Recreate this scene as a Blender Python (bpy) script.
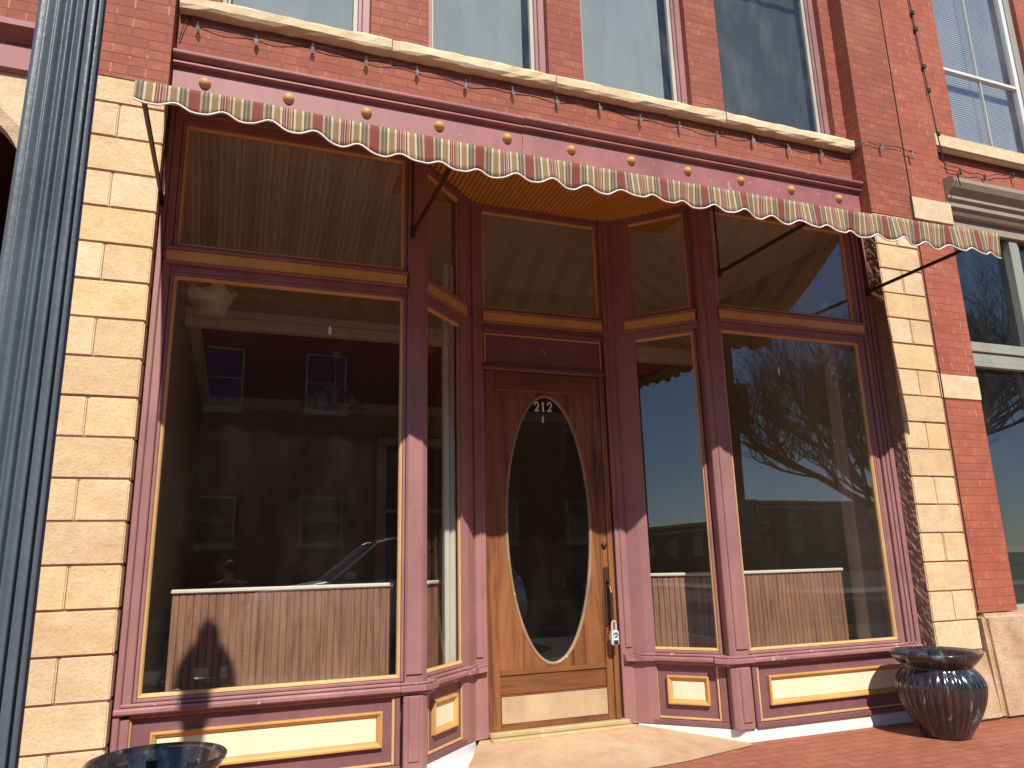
import bpy, bmesh, math, random
from mathutils import Vector, Matrix
R = math.radians
random.seed(7)
for o in list(bpy.data.objects): bpy.data.objects.remove(o)
S = bpy.context.scene
COL = S.collection
G = 1.34                       # all heights below are measured from eye level; the sidewalk lies 1.34 m under it
# ------------------------------------------------------------------ camera
cam = bpy.data.objects.new('camera', bpy.data.cameras.new('camera')); COL.objects.link(cam)
rt = Vector((0.93805769, -0.34564425, -0.0240378)); up = Vector((-0.05848747, -0.22634919, 0.97228867)); fw = Vector((0.34150693, 0.91065696, 0.23254446))
cam.matrix_world = Matrix(((rt.x, up.x, -fw.x, 0), (rt.y, up.y, -fw.y, -5.0), (rt.z, up.z, -fw.z, G), (0, 0, 0, 1)))
cam.data.sensor_width = 36; cam.data.lens = 742.76 / 1024 * 36; cam.data.clip_start = .02; cam.data.clip_end = 2000
S.camera = cam
# ------------------------------------------------------------------ light
TRAVEL = Vector((0.086, 1.0, -1.03)).normalized()
W = bpy.data.worlds.new('World'); S.world = W; W.use_nodes = True
wn = W.node_tree.nodes; wl = W.node_tree.links
bg = wn['Background']; sky = wn.new('ShaderNodeTexSky'); sky.sky_type = 'NISHITA'; sky.sun_disc = False
sky.sun_elevation = math.asin(-TRAVEL.z); sky.sun_rotation = math.atan2(-TRAVEL.x, -TRAVEL.y)
sky.air_density = .9; sky.dust_density = .05; sky.ozone_density = 4.0
wl.new(sky.outputs[0], bg.inputs[0]); bg.inputs[1].default_value = .125
sun = bpy.data.objects.new('sun', bpy.data.lights.new('sun', 'SUN')); COL.objects.link(sun)
sun.data.energy = 5.0; sun.data.angle = R(.55); sun.data.color = (1, .94, .85)
sun.rotation_euler = TRAVEL.to_track_quat('-Z', 'Y').to_euler(); sun.location = (0, -10, 12)
S.view_settings.view_transform = 'Standard'; S.view_settings.look = 'None'; S.view_settings.gamma = 1
S.view_settings.use_curve_mapping = False; S.view_settings.exposure = .28
S.render.engine = 'CYCLES'
try:
    S.cycles.transparent_max_bounces = 24; S.cycles.max_bounces = 10
except Exception: pass

# ------------------------------------------------------------------ materials
def lin(r, g, b):
    f = lambda c: ((c / 255 + .055) / 1.055) ** 2.4 if c > 10 else c / 255 / 12.92
    return (f(r), f(g), f(b), 1)
class N:
    def __init__(s, name):
        s.m = bpy.data.materials.new(name); s.m.use_nodes = True
        s.t = s.m.node_tree; s.b = s.t.nodes['Principled BSDF']
        s.co = s.t.nodes.new('ShaderNodeTexCoord').outputs['Object']
    def n(s, kind, **kw):
        n = s.t.nodes.new(kind)
        for k, v in kw.items(): setattr(n, k, v)
        return n
    def l(s, a, b): s.t.links.new(a, b)
    def noise(s, scale, detail=4, vec=None, rough=.55, dist=0):
        n = s.n('ShaderNodeTexNoise'); n.inputs['Scale'].default_value = scale; n.inputs['Detail'].default_value = detail
        n.inputs['Roughness'].default_value = rough; n.inputs['Distortion'].default_value = dist
        s.l(vec or s.co, n.inputs['Vector']); return n.outputs['Fac']
    def map(s, scale, rot=(0, 0, 0)):
        n = s.n('ShaderNodeMapping'); n.inputs['Scale'].default_value = scale; n.inputs['Rotation'].default_value = rot
        s.l(s.co, n.inputs['Vector']); return n.outputs['Vector']
    def ramp(s, fac, stops, interp='LINEAR'):
        n = s.n('ShaderNodeValToRGB'); e = n.color_ramp.elements; n.color_ramp.interpolation = interp
        while len(e) < len(stops): e.new(1)
        for k, (p, c) in enumerate(stops): e[k].position = p; e[k].color = c if len(c) == 4 else (*c, 1)
        s.l(fac, n.inputs['Fac']); return n.outputs['Color']
    def math(s, op, a, b=0, c=None):
        n = s.n('ShaderNodeMath', operation=op)
        for k, v in enumerate((a, b, c)):
            if v is None: continue
            if isinstance(v, (int, float)): n.inputs[k].default_value = v
            else: s.l(v, n.inputs[k])
        return n.outputs[0]
    def mix(s, fac, a, b, blend='MIX'):
        n = s.n('ShaderNodeMix', data_type='RGBA', blend_type=blend)
        for k, v in ((0, fac), (6, a), (7, b)):
            if isinstance(v, (int, float)): n.inputs[k].default_value = v
            elif isinstance(v, tuple): n.inputs[k].default_value = v
            else: s.l(v, n.inputs[k])
        return n.outputs[2]
    def sep(s, vec=None):
        n = s.n('ShaderNodeSeparateXYZ'); s.l(vec or s.co, n.inputs[0]); return n.outputs
    def comb(s, x, y, z=0):
        n = s.n('ShaderNodeCombineXYZ')
        for k, v in enumerate((x, y, z)):
            if isinstance(v, (int, float)): n.inputs[k].default_value = v
            else: s.l(v, n.inputs[k])
        return n.outputs[0]
    def bump(s, h, strength=.3, dist=.01, normal=None):
        n = s.n('ShaderNodeBump'); n.inputs['Strength'].default_value = strength; n.inputs['Distance'].default_value = dist
        s.l(h, n.inputs['Height'])
        if normal: s.l(normal, n.inputs['Normal'])
        s.l(n.outputs[0], s.b.inputs['Normal']); return n.outputs[0]
    def base(s, c): 
        if isinstance(c, tuple): s.b.inputs['Base Color'].default_value = c
        else: s.l(c, s.b.inputs['Base Color'])
    def rough(s, v):
        if isinstance(v, (int, float)): s.b.inputs['Roughness'].default_value = v
        else: s.l(v, s.b.inputs['Roughness'])
def dim(c, k): return (c[0] * k, c[1] * k, c[2] * k, 1)
def paint(name, c, rough=.45, var=.18, chips=0, bump=.12, scale=3, metal=0, chipcol=(.6, .5, .42, 1)):
    s = N(name); n1 = s.noise(scale, 6); n2 = s.noise(45, 3)
    col = s.ramp(n1, [(.3, dim(c, 1 - var)), (.7, dim(c, 1 + var))])
    n3 = s.noise(1.3, 5, s.map((6, 6, .5)))
    col = s.mix(s.math('MULTIPLY', s.math('GREATER_THAN', n3, .52), .18), col, dim(c, .7))
    h = n2
    if chips:
        ch = s.math('GREATER_THAN', s.noise(11, 8, rough=.75), .92 - chips)
        col = s.mix(ch, col, chipcol); h = s.math('SUBTRACT', n2, s.math('MULTIPLY', ch, .8))
    s.base(col); s.rough(s.math('MULTIPLY_ADD', n1, .25, rough - .12)); s.b.inputs['Metallic'].default_value = metal
    s.bump(h, bump, .004); return s.m
def brick(name, c1, c2, mortar, bw=.205, rh=.0725, ms=.005, pale=.5, palecol=(.62, .42, .33, 1), bstr=.55, floor=False, rough=.8):
    s = N(name); X, Y, Z = s.sep()
    if floor: u, v = X, Y
    else: u, v = s.math('ADD', X, Y), Z
    wob = s.noise(2.2, 2)
    v = s.math('ADD', v, s.math('MULTIPLY', s.math('SUBTRACT', wob, .5), .01))
    b = s.n('ShaderNodeTexBrick'); b.offset = .5
    for k, w in (('Scale', 1), ('Mortar Size', ms), ('Mortar Smooth', .4), ('Bias', 0), ('Brick Width', bw), ('Row Height', rh)): b.inputs[k].default_value = w
    b.inputs['Color1'].default_value = c1; b.inputs['Color2'].default_value = c2; b.inputs['Mortar'].default_value = mortar
    s.l(s.comb(u, v), b.inputs['Vector'])
    n1 = s.noise(1.1, 5); n2 = s.noise(9, 5); n3 = s.noise(60, 3)
    if not floor: b.inputs['Mortar'].default_value = tuple(.75 * c2[k] + .25 * mortar[k] for k in range(3)) + (1,)
    col = s.mix(s.ramp(n2, [(.35, (0, 0, 0)), (.7, (.75, .75, .75))]), b.outputs['Color'], dim(c1, .6)); col = s.mix(s.ramp(s.noise(22, 5, s.map((1, 1, 2.2)), .75), [(.56, (0, 0, 0)), (.7, (.4, .4, .4))]), col, palecol)
    col = s.mix(s.ramp(n1, [(.5, (0, 0, 0)), (.8, (.25, .25, .25))]), col, palecol)
    hl = s.math('LESS_THAN', s.math('ABSOLUTE', s.math('SUBTRACT', s.math('FRACT', s.math('ADD', s.math('DIVIDE', v, rh), 100.5)), .5)), .035)
    hb = s.ramp(s.noise(3, 5, s.map((1, 1, 6)), rough=.7), [(.38, (.1, .1, .1)), (.6, (.9, .9, .9))])
    if not floor: col = s.mix(s.math('MULTIPLY', hl, hb), col, dim(mortar, .6))
    if pale:
        row = s.math('FLOOR', s.math('DIVIDE', v, rh))
        uu = s.math('ADD', s.math('DIVIDE', u, bw), s.math('MULTIPLY', s.math('MODULO', row, 2), .5))
        f = s.math('FRACT', s.math('ADD', uu, 100.02))
        line = s.math('LESS_THAN', f, .045)
        wn = s.n('ShaderNodeTexWhiteNoise', noise_dimensions='2D'); s.l(s.comb(s.math('FLOOR', s.math('ADD', uu, 100.02)), row), wn.inputs['Vector'])
        pick = s.math('LESS_THAN', wn.outputs['Value'], pale)
        brk = s.ramp(s.noise(28, 3), [(.4, (0, 0, 0)), (.6, (1, 1, 1))])
        col = s.mix(s.math('MULTIPLY', s.math('MULTIPLY', s.math('MULTIPLY', line, pick), brk), .75), col, palecol)
        tone = s.math('MULTIPLY', wn.outputs['Value'], .3); col = s.mix(tone, col, dim(c1, .62))
    s.base(col); s.rough(rough)
    h = s.math('ADD', s.math('MULTIPLY', s.math('SUBTRACT', 1, b.outputs['Fac']), 1), s.math('MULTIPLY', s.math('ADD', n3, s.math('MULTIPLY', n2, 1.2)), .35))
    s.bump(h, bstr, .006); return s.m
def stone(name, c, c2, bump=.5, scale=7, rough=.85, dist=.012, pit=.35, island=0):
    s = N(name); n1 = s.noise(scale, 8, rough=.65); n2 = s.noise(1.6, 4); n3 = s.noise(55, 5, rough=.7)
    col = s.ramp(n1, [(.3, c2), (.62, c)]); col = s.mix(s.ramp(n2, [(.4, (0, 0, 0)), (.7, (.55, .55, .55))]), col, dim(c2, .85))
    col = s.mix(s.ramp(n3, [(.5, (0, 0, 0)), (.75, (pit, pit, pit))]), col, dim(c2, .55))
    if island:
        g = s.n('ShaderNodeNewGeometry'); r = g.outputs['Random Per Island']; hs = s.n('ShaderNodeHueSaturation')
        s.l(s.math('MULTIPLY_ADD', r, island, 1 - island / 2), hs.inputs['Value']); s.l(s.math('MULTIPLY_ADD', s.math('FRACT', s.math('MULTIPLY', r, 7.3)), .2, .88), hs.inputs['Saturation']); s.l(col, hs.inputs['Color']); col = hs.outputs[0]
        st = s.noise(1.0, 6, s.map((2.2, 2.2, 5)), .7); col = s.mix(s.ramp(st, [(.50, (0, 0, 0)), (.72, (.32, .32, .32))]), col, (.46, .26, .13, 1))
    s.base(col); s.rough(rough); s.bump(s.math('ADD', s.math('MULTIPLY', n1, 1), s.math('MULTIPLY', n3, .5)), bump, dist); return s.m
def wood(name, c, c2, axis='z', rough=.4, sc=1.0, coat=0):
    s = N(name); m = {'z': (9, 9, .7), 'x': (.7, 9, 9), 'y': (9, .7, 9)}[axis]
    n1 = s.noise(2.2 * sc, 6, s.map(m), .6, .6); n2 = s.noise(8 * sc, 4, s.map(tuple(q * 1.6 for q in m)), .6, .3); n3 = s.noise(1.2, 3)
    col = s.ramp(n1, [(.32, c2), (.52, c), (.7, dim(c, 1.25))])
    col = s.mix(s.math('MULTIPLY', n2, .35), col, dim(c2, .6)); col = s.mix(s.ramp(n3, [(.4, (0, 0, 0)), (.7, (.45, .45, .45))]), col, c2)
    s.base(col); s.rough(rough); s.b.inputs['Coat Weight'].default_value = coat; s.b.inputs['Coat Roughness'].default_value = .25
    s.bump(n2, .2, .002); return s.m
def glass(name, tint=(.86, .88, .86, 1), gain=1.35, dirt_haze=.03, extra=0.0):
    s = N(name); s.t.nodes.remove(s.b); out = [n for n in s.t.nodes if n.type == 'OUTPUT_MATERIAL'][0]
    t = s.n('ShaderNodeBsdfTransparent'); t.inputs[0].default_value = tint
    g = s.n('ShaderNodeBsdfGlossy'); g.inputs['Roughness'].default_value = 0; g.inputs[0].default_value = (.95, .97, 1, 1)
    geo = s.n('ShaderNodeNewGeometry'); dp = s.n('ShaderNodeVectorMath', operation='DOT_PRODUCT'); s.l(geo.outputs['Incoming'], dp.inputs[0]); s.l(geo.outputs['Normal'], dp.inputs[1])
    fr = s.math('MULTIPLY_ADD', s.math('POWER', s.math('SUBTRACT', 1, s.math('ABSOLUTE', dp.outputs['Value'])), 5), .96, .04)   # Schlick, the same on both faces of the pane
    w = s.n('ShaderNodeBump'); w.inputs['Strength'].default_value = .03; w.inputs['Distance'].default_value = .02; s.l(s.noise(1.5, 1), w.inputs['Height'])
    s.l(w.outputs[0], g.inputs['Normal'])
    mx = s.n('ShaderNodeMixShader'); s.l(s.math('MINIMUM', s.math('MULTIPLY_ADD', fr, gain, extra), 1), mx.inputs[0]); s.l(t.outputs[0], mx.inputs[1]); s.l(g.outputs[0], mx.inputs[2])
    d = s.n('ShaderNodeBsdfDiffuse'); d.inputs[0].default_value = (.5, .48, .45, 1)
    m2 = s.n('ShaderNodeMixShader'); s.l(s.math('MULTIPLY', s.ramp(s.noise(3, 6, s.map((1, 1, .4)), .7), [(.45, (.15, .15, .15)), (.8, (1, 1, 1))]), dirt_haze), m2.inputs[0]); s.l(mx.outputs[0], m2.inputs[1]); s.l(d.outputs[0], m2.inputs[2])
    s.l(m2.outputs[0], out.inputs[0]); return s.m
M = {}
MAUVE = (.305, .145, .138, 1); OCH = (.58, .35, .14, 1); CREAM = (.80, .71, .48, 1)
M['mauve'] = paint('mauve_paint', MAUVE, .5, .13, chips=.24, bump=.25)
M['mauve_rail'] = paint('mauve_paint_worn', dim(MAUVE, 1.05), .45, .16, chips=.30, bump=.35)
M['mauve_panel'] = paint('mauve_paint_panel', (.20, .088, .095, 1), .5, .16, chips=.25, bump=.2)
M['ochre'] = paint('ochre_paint', OCH, .5, .12, chips=.2, bump=.2)
M['band'] = paint('ochre_band_paint', (.66, .38, .10, 1), .5, .12); M['gold'] = paint('gold_paint', (.55, .30, .09, 1), .55, .15, bump=.1)
M['cream'] = paint('cream_paint', CREAM, .55, .05, chips=.24, bump=.12, chipcol=(.5, .36, .2, 1))
M['white'] = paint('white_paint', (.76, .75, .73, 1), .6, .06, bump=.2)
M['fade'] = paint('beam_paint', (.30, .105, .10, 1), .55, .22, chips=.28, bump=.25, scale=2, chipcol=(.42, .30, .31, 1))
M['brick'] = brick('red_brick', (.37, .10, .052, 1), (.27, .065, .036, 1), (.17, .05, .035, 1), pale=.5, palecol=(.50, .25, .17, 1))
M['brick_orange'] = brick('orange_brick', (.42, .105, .055, 1), (.36, .085, .045, 1), (.30, .10, .065, 1), pale=.5, palecol=(.60, .32, .2, 1))
M['brick_far'] = brick('brown_brick', (.20, .09, .06, 1), (.16, .07, .05, 1), (.2, .15, .12, 1), pale=0)
M['stone'] = stone('buff_sandstone', (.75, .555, .325, 1), (.63, .435, .23, 1), .6, 9, .9, .018, .5, island=.14)
M['stone_rough'] = stone('shaded_rough_sandstone', (.34, .22, .155, 1), (.22, .135, .095, 1), .8, 22, .95, .02)  # darker than the front blocks: shade of grazing sun put into the colour
M['stone_pale'] = stone('pale_limestone', (.74, .60, .40, 1), (.60, .43, .24, 1), .5, 9)
M['stone_base'] = stone('weathered_base_stone', (.66, .50, .32, 1), (.42, .25, .14, 1), .8, 4, .9, .03)
M['mortar'] = stone('dark_mortar', (.28, .16, .09, 1), (.20, .11, .06, 1), .3, 20)
M['glass'] = glass('window_glass', (.95, .96, .95, 1), 1.35, .012); M['glass_dark'] = glass('smoky_glass', (.5, .52, .55, 1), 1.8, .04)
M['glass_up'] = glass('dusty_glass', (.90, .93, .93, 1), 1.0, .10)
M['door'] = wood('varnished_oak', (.31, .125, .042, 1), (.10, .035, .014, 1), 'z', .38, .7, .35)
M['door_h'] = wood('varnished_oak_rail', (.25, .10, .035, 1), (.10, .035, .014, 1), 'x', .38, 1, .35)
M['wains'] = wood('brown_beadboard', (.38, .19, .12, 1), (.19, .09, .055, 1), 'z', .6, 1.5)
M['wains_top'] = paint('cream_cap_paint', (.78, .72, .62, 1), .5, .05)
M['ceil_och'] = paint('ochre_ceiling_paint', (.60, .31, .055, 1), .6, .1)
M['ceil_tan'] = paint('tan_beadboard_paint', (.66, .54, .42, 1), .7, .05)
M['olive'] = paint('olive_wall_paint', (.46, .41, .23, 1), .8, .06); M['maroon'] = paint('maroon_ceiling_paint', (.36, .03, .05, 1), .7, .05)
M['crown'] = paint('crown_moulding_paint', (.88, .74, .60, 1), .6, .05); M['int_floor'] = wood('oak_floor_boards', (.50, .36, .22, 1), (.38, .25, .14, 1), 'x', .4)
M['bronze'] = paint('dark_bronze', (.09, .055, .04, 1), .45, .2, metal=.6); M['black'] = paint('black_plastic', (.02, .02, .02, 1), .5, .1)
M['post'] = paint('blue_grey_cast_iron', (.085, .105, .125, 1), .42, .22, chips=.25, bump=.3, chipcol=(.04, .05, .06, 1)); M['brass'] = paint('dull_brass', (.60, .45, .28, 1), .5, .12, metal=.45); M['sill_wood'] = paint('worn_pale_ochre', (.46, .34, .17, 1), .6, .2, chips=.3)
M['vinyl'] = paint('white_vinyl', (.95, .94, .9, 1), .6, .02, bump=0); M['silver'] = paint('pale_silver', (.62, .63, .62, 1), .45, .05); M['steel'] = paint('steel', (.45, .45, .45, 1), .3, .1, metal=.9); M['wire'] = paint('black_wire', (.012, .012, .012, 1), .6, .1)
M['taupe'] = paint('taupe_paint', (.33, .27, .20, 1), .5, .08); M['sage'] = paint('sage_window_paint', (.30, .31, .25, 1), .45, .08)
M['bead'] = paint('worn_bead_varnish', (.30, .19, .11, 1), .45, .3, chips=.3); M['sash'] = paint('beige_sash_paint', (.46, .42, .34, 1), .6, .12); M['offwhite'] = paint('offwhite_paint', (.66, .65, .60, 1), .5, .06); M['curtain'] = paint('white_curtain', (.33, .34, .33, 1), .9, .05, scale=.6)
M['curtain_dark'] = paint('grey_curtain', (.035, .042, .042, 1), .9, .2, scale=1)
M['glass_blind'] = glass('dusty_sash_glass', (.92, .93, .93, 1), .8, .12); M['blind'] = paint('grey_blind', (.36, .36, .36, 1), .8, .05); M['asphalt'] = stone('asphalt', (.06, .06, .06, 1), (.04, .04, .04, 1), .4, 30)
M['kerb'] = stone('kerb_concrete', (.42, .39, .34, 1), (.33, .30, .26, 1), .3, 10); M['line'] = paint('road_paint', (.75, .74, .7, 1), .7, .1)
M['concrete'] = stone('stained_concrete', (.60, .44, .28, 1), (.44, .25, .13, 1), .35, 3.5, .85, .008, .35)
M['paver'] = brick('red_pavers', (.40, .13, .065, 1), (.32, .095, .05, 1), (.12, .045, .03, 1), bw=.2, rh=.1, ms=.005, pale=0, palecol=(.42, .2, .15, 1), floor=True, bstr=.3)
M['bulb'] = glass('pale_bulb_glass', (.9, .9, .9, 1), 3.0, .75, .08); M['soil'] = stone('potting_soil', (.05, .035, .025, 1), (.02, .015, .01, 1), 1, 30)  # bulb glass: pale diffuse share puts a bright lens look into its colour
M['bark'] = stone('grey_bark', (.12, .09, .07, 1), (.06, .045, .035, 1), .8, 12)
M['car'] = paint('silver_car_paint', (.80, .81, .82, 1), .22, .02, bump=.0, metal=.2); M['car_dark'] = paint('dark_car_paint', (.03, .05, .10, 1), .2, .05, bump=0, metal=.3); M['tyre'] = paint('tyre_rubber', (.02, .02, .02, 1), .8, .1)
M['skin'] = paint('skin', (.52, .30, .20, 1), .5, .05, bump=.02); M['shirt'] = paint('dark_jacket_cloth', (.05, .055, .07, 1), .9, .1); M['jeans'] = paint('blue_jeans_cloth', (.06, .08, .13, 1), .9, .12)
M['hair'] = paint('brown_hair', (.06, .035, .02, 1), .7, .2); M['reflection_cream'] = paint('cream_reflection_paint', (.86, .78, .48, 1), .4, .05)
def mk_glaze():
    s = N('blue_black_glaze'); X, Y, Z = s.sep()
    n1 = s.noise(9, 7, s.map((1.6, 1.6, .28)), .68, .3); n2 = s.noise(26, 4)
    c = s.ramp(n1, [(.30, (.008, .008, .010, 1)), (.46, (.016, .022, .030, 1)), (.53, (.045, .022, .016, 1)), (.58, (.02, .03, .042, 1)), (.66, (.15, .21, .24, 1)), (.74, (.03, .045, .06, 1))])  # the pale blue step paints streak highlights into the glaze
    s.base(c); s.rough(s.math('MULTIPLY_ADD', n2, .12, .10)); s.b.inputs['Coat Weight'].default_value = .6; s.b.inputs['Coat Roughness'].default_value = .06
    s.bump(n2, .15, .004); return s.m
M['glaze'] = mk_glaze(); M['back_dark'] = paint('recess_shade_brown', (.06, .03, .018, 1), .6, .15); M['globe'] = paint('milky_lamp_globe', (.7, .68, .62, 1), .3, .03); M['reflection_cream2'] = paint('grey_lamp_glass', (.42, .40, .35, 1), .10, .1)
def mk_stripe():
    s = N('striped_canvas'); X, Y, Z = s.sep(); P = .305
    f = s.math('FRACT', s.math('ADD', s.math('DIVIDE', s.math('SUBTRACT', X, -2.736), P), 100))
    red = (.33, .075, .06, 1); wh = (.80, .72, .56, 1); pk = (.66, .42, .33, 1); gr = (.20, .17, .10, 1); gl = (.40, .34, .22, 1); oc = (.44, .29, .12, 1)
    seq = [(red, .048), (pk, .010), (gr, .013), (gl, .007), (gr, .011), (wh, .010), (oc, .028), (wh, .010), (red, .006), (pk, .004), (red, .008), (wh, .004), (red, .008), (pk, .004), (oc, .008), (wh, .004), (red, .007), (wh, .010),
           (oc, .028), (wh, .010), (gr, .011), (gl, .007), (gr, .013), (pk, .010)]
    tot = sum(w for _, w in seq); x = 0; st = []
    for c, w in seq: st.append((x / tot, c)); x += w
    c = s.ramp(f, st, 'CONSTANT'); n = s.noise(140, 2); n1 = s.noise(2.5, 4)
    c = s.mix(s.math('MULTIPLY', n1, .35), c, (.25, .16, .1, 1))
    s.base(c); s.rough(.85); s.bump(n, .2, .002)
    out = [q for q in s.t.nodes if q.type == 'OUTPUT_MATERIAL'][0]; tr = s.n('ShaderNodeBsdfTranslucent'); s.l(c, tr.inputs[0])
    mx = s.n('ShaderNodeMixShader'); mx.inputs[0].default_value = .38; s.l(s.b.outputs[0], mx.inputs[1]); s.l(tr.outputs[0], mx.inputs[2]); s.l(mx.outputs[0], out.inputs[0]); return s.m
M['stripe'] = mk_stripe(); M['binding'] = paint('white_binding_cloth', (.82, .79, .70, 1), .8, .05)

# ------------------------------------------------------------------ mesh helpers
def V(x, y, z): return Vector((x, y, z + G))
class MB:
    def __init__(s): s.bm = bmesh.new()
    def _bev(s, verts, bev, seg=1):
        if bev <= 0: return
        es = list({e for v in verts for e in v.link_edges})
        bmesh.ops.bevel(s.bm, geom=es, offset=bev, segments=seg, affect='EDGES', clamp_overlap=True)
    def hexa(s, P, bev=0, seg=1):
        v = [s.bm.verts.new(p) for p in P]
        for f in ((3, 2, 1, 0), (4, 5, 6, 7), (0, 1, 5, 4), (1, 2, 6, 5), (2, 3, 7, 6), (3, 0, 4, 7)): s.bm.faces.new([v[i] for i in f])
        s._bev(v, bev, seg); return s
    def box(s, x0, x1, y0, y1, z0, z1, bev=.003, seg=1):
        return s.hexa([V(x0, y0, z0), V(x1, y0, z0), V(x1, y1, z0), V(x0, y1, z0), V(x0, y0, z1), V(x1, y0, z1), V(x1, y1, z1), V(x0, y1, z1)], bev, seg)
    def fbox(s, F, u0, u1, n0, n1, z0, z1, bev=.003):
        # F = (ax, ay, dx, dy): local frame along a wall line; n is measured towards the street
        a = lambda u, n, z: V(F[0] + F[2] * u + F[3] * n, F[1] + F[3] * u - F[2] * n, z)
        return s.hexa([a(u0, n1, z0), a(u1, n1, z0), a(u1, n0, z0), a(u0, n0, z0), a(u0, n1, z1), a(u1, n1, z1), a(u1, n0, z1), a(u0, n0, z1)], bev)
    def ring(s, F, u0, u1, z0, z1, prof):    # mitred rectangular frame; prof = (inset from the outer edge, projection)
        a = lambda u, n, z: V(F[0] + F[2] * u + F[3] * n, F[1] + F[3] * u - F[2] * n, z); R_ = []
        for i, n in prof: R_.append([s.bm.verts.new(a(u, n, z)) for u, z in ((u0 + i, z0 + i), (u1 - i, z0 + i), (u1 - i, z1 - i), (u0 + i, z1 - i))])
        for A_, B_ in zip(R_, R_[1:] + R_[:1]):
            for k in range(4): s.bm.faces.new([A_[k], A_[(k + 1) % 4], B_[(k + 1) % 4], B_[k]])
        return s
    def tube(s, pts, rad, seg=8, cap=True):
        rs = rad if isinstance(rad, (list, tuple)) else [rad] * len(pts)
        rings = []; prev = None
        for i, p in enumerate(pts):
            p = Vector(p); d = (Vector(pts[min(i + 1, len(pts) - 1)]) - Vector(pts[max(i - 1, 0)])).normalized()
            ref = prev if prev else (Vector((0, 0, 1)) if abs(d.z) < .9 else Vector((1, 0, 0)))
            a = (ref - d * ref.dot(d))
            if a.length < 1e-4: a = Vector((1, 0, 0)) - d * d.x
            a.normalize(); b = d.cross(a); prev = a
            rings.append([s.bm.verts.new(p + (a * math.cos(t) + b * math.sin(t)) * rs[i]) for t in [2 * math.pi * k / seg for k in range(seg)]])
        for A, B in zip(rings, rings[1:]):
            for k in range(seg): s.bm.faces.new([A[k], A[(k + 1) % seg], B[(k + 1) % seg], B[k]])
        if cap:
            s.bm.faces.new(rings[0][::-1]); s.bm.faces.new(rings[-1])
        return s
    def lathe(s, c, prof, seg=40, mod=None, close=False):
        rings = []
        for r, z in prof:
            ring = []
            for k in range(seg):
                t = 2 * math.pi * k / seg; rr = r if mod is None else mod(r, z, t)
                ring.append(s.bm.verts.new(V(c[0] + rr * math.cos(t), c[1] + rr * math.sin(t), c[2] + z)))
            rings.append(ring)
        for A, B in zip(rings, rings[1:]):
            for k in range(seg): s.bm.faces.new([A[k], A[(k + 1) % seg], B[(k + 1) % seg], B[k]])
        if close:
            s.bm.faces.new(rings[0][::-1]); s.bm.faces.new(rings[-1])
        return s
    def prism_x(s, prof, x0, x1):     # closed profile of (y, z), extruded along x
        a = [s.bm.verts.new(V(x0, y, z)) for y, z in prof]; b = [s.bm.verts.new(V(x1, y, z)) for y, z in prof]; n = len(prof)
        for k in range(n): s.bm.faces.new([a[k], a[(k + 1) % n], b[(k + 1) % n], b[k]])
        s.bm.faces.new(a[::-1]); s.bm.faces.new(b); return s
    def prism_y(s, prof, y0, y1):     # closed profile of (x, z)
        a = [s.bm.verts.new(V(x, y0, z)) for x, z in prof]; b = [s.bm.verts.new(V(x, y1, z)) for x, z in prof]; n = len(prof)
        for k in range(n): s.bm.faces.new([a[k], b[k], b[(k + 1) % n], a[(k + 1) % n]])
        s.bm.faces.new(a); s.bm.faces.new(b[::-1]); return s
    def prism_z(s, prof, z0, z1, bev=0):
        a = [s.bm.verts.new(V(x, y, z0)) for x, y in prof]; b = [s.bm.verts.new(V(x, y, z1)) for x, y in prof]; n = len(prof)
        for k in range(n): s.bm.faces.new([a[k], a[(k + 1) % n], b[(k + 1) % n], b[k]])
        s.bm.faces.new(a[::-1]); s.bm.faces.new(b); s._bev(a + b, bev); return s
    def ball(s, c, r, sx=1, sy=1, sz=1, seg=16):
        m = Matrix.Translation(V(*c)) @ Matrix.Diagonal((r * sx, r * sy, r * sz, 1))
        bmesh.ops.create_uvsphere(s.bm, u_segments=seg, v_segments=seg // 2 + 2, radius=1, matrix=m); return s
    def build(s, name, mat, parent=None, smooth=False, loc=None):
        bmesh.ops.recalc_face_normals(s.bm, faces=s.bm.faces)
        me = bpy.data.meshes.new(name); o = bpy.data.objects.new(name, me); COL.objects.link(o)
        if parent is not None:
            pw = WORLD[parent.name]; off = pw; WORLD[o.name] = pw
        else:
            if loc is None:
                xs = [v.co for v in s.bm.verts]
                loc = (sum(v.x for v in xs) / len(xs), sum(v.y for v in xs) / len(xs), min(v.z for v in xs) - G)
            off = V(*loc); WORLD[o.name] = off; o.location = off
        for v in s.bm.verts: v.co -= off
        s.bm.to_mesh(me); s.bm.free()
        for m in (mat if isinstance(mat, (list, tuple)) else [mat]): me.materials.append(M[m])
        if smooth:
            for p in me.polygons: p.use_smooth = True
        if parent is not None: o.parent = parent
        return o
WORLD = {}
def tag(o, label=None, cat=None, group=None, kind=None):
    if label: o['label'] = label
    if cat: o['category'] = cat
    if group: o['group'] = group
    if kind: o['kind'] = kind
    return o
def thing(name, loc, label, cat, group=None, kind=None):
    o = bpy.data.objects.new(name, None); COL.objects.link(o); o.empty_display_size = .2
    o.location = V(*loc); WORLD[o.name] = V(*loc); return tag(o, label, cat, group, kind)
def copy_tree(o, dloc, parent=None):
    c = o.copy(); COL.objects.link(c)
    if parent is None: c.location = o.location + Vector(dloc)
    else: c.parent = parent
    for ch in [q for q in SRC.get(o.name, [])]: copy_tree(ch, dloc, c)
    return c
SRC = {}
def index(o):
    SRC[o.name] = list(o.children); [index(c) for c in o.children]

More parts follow.
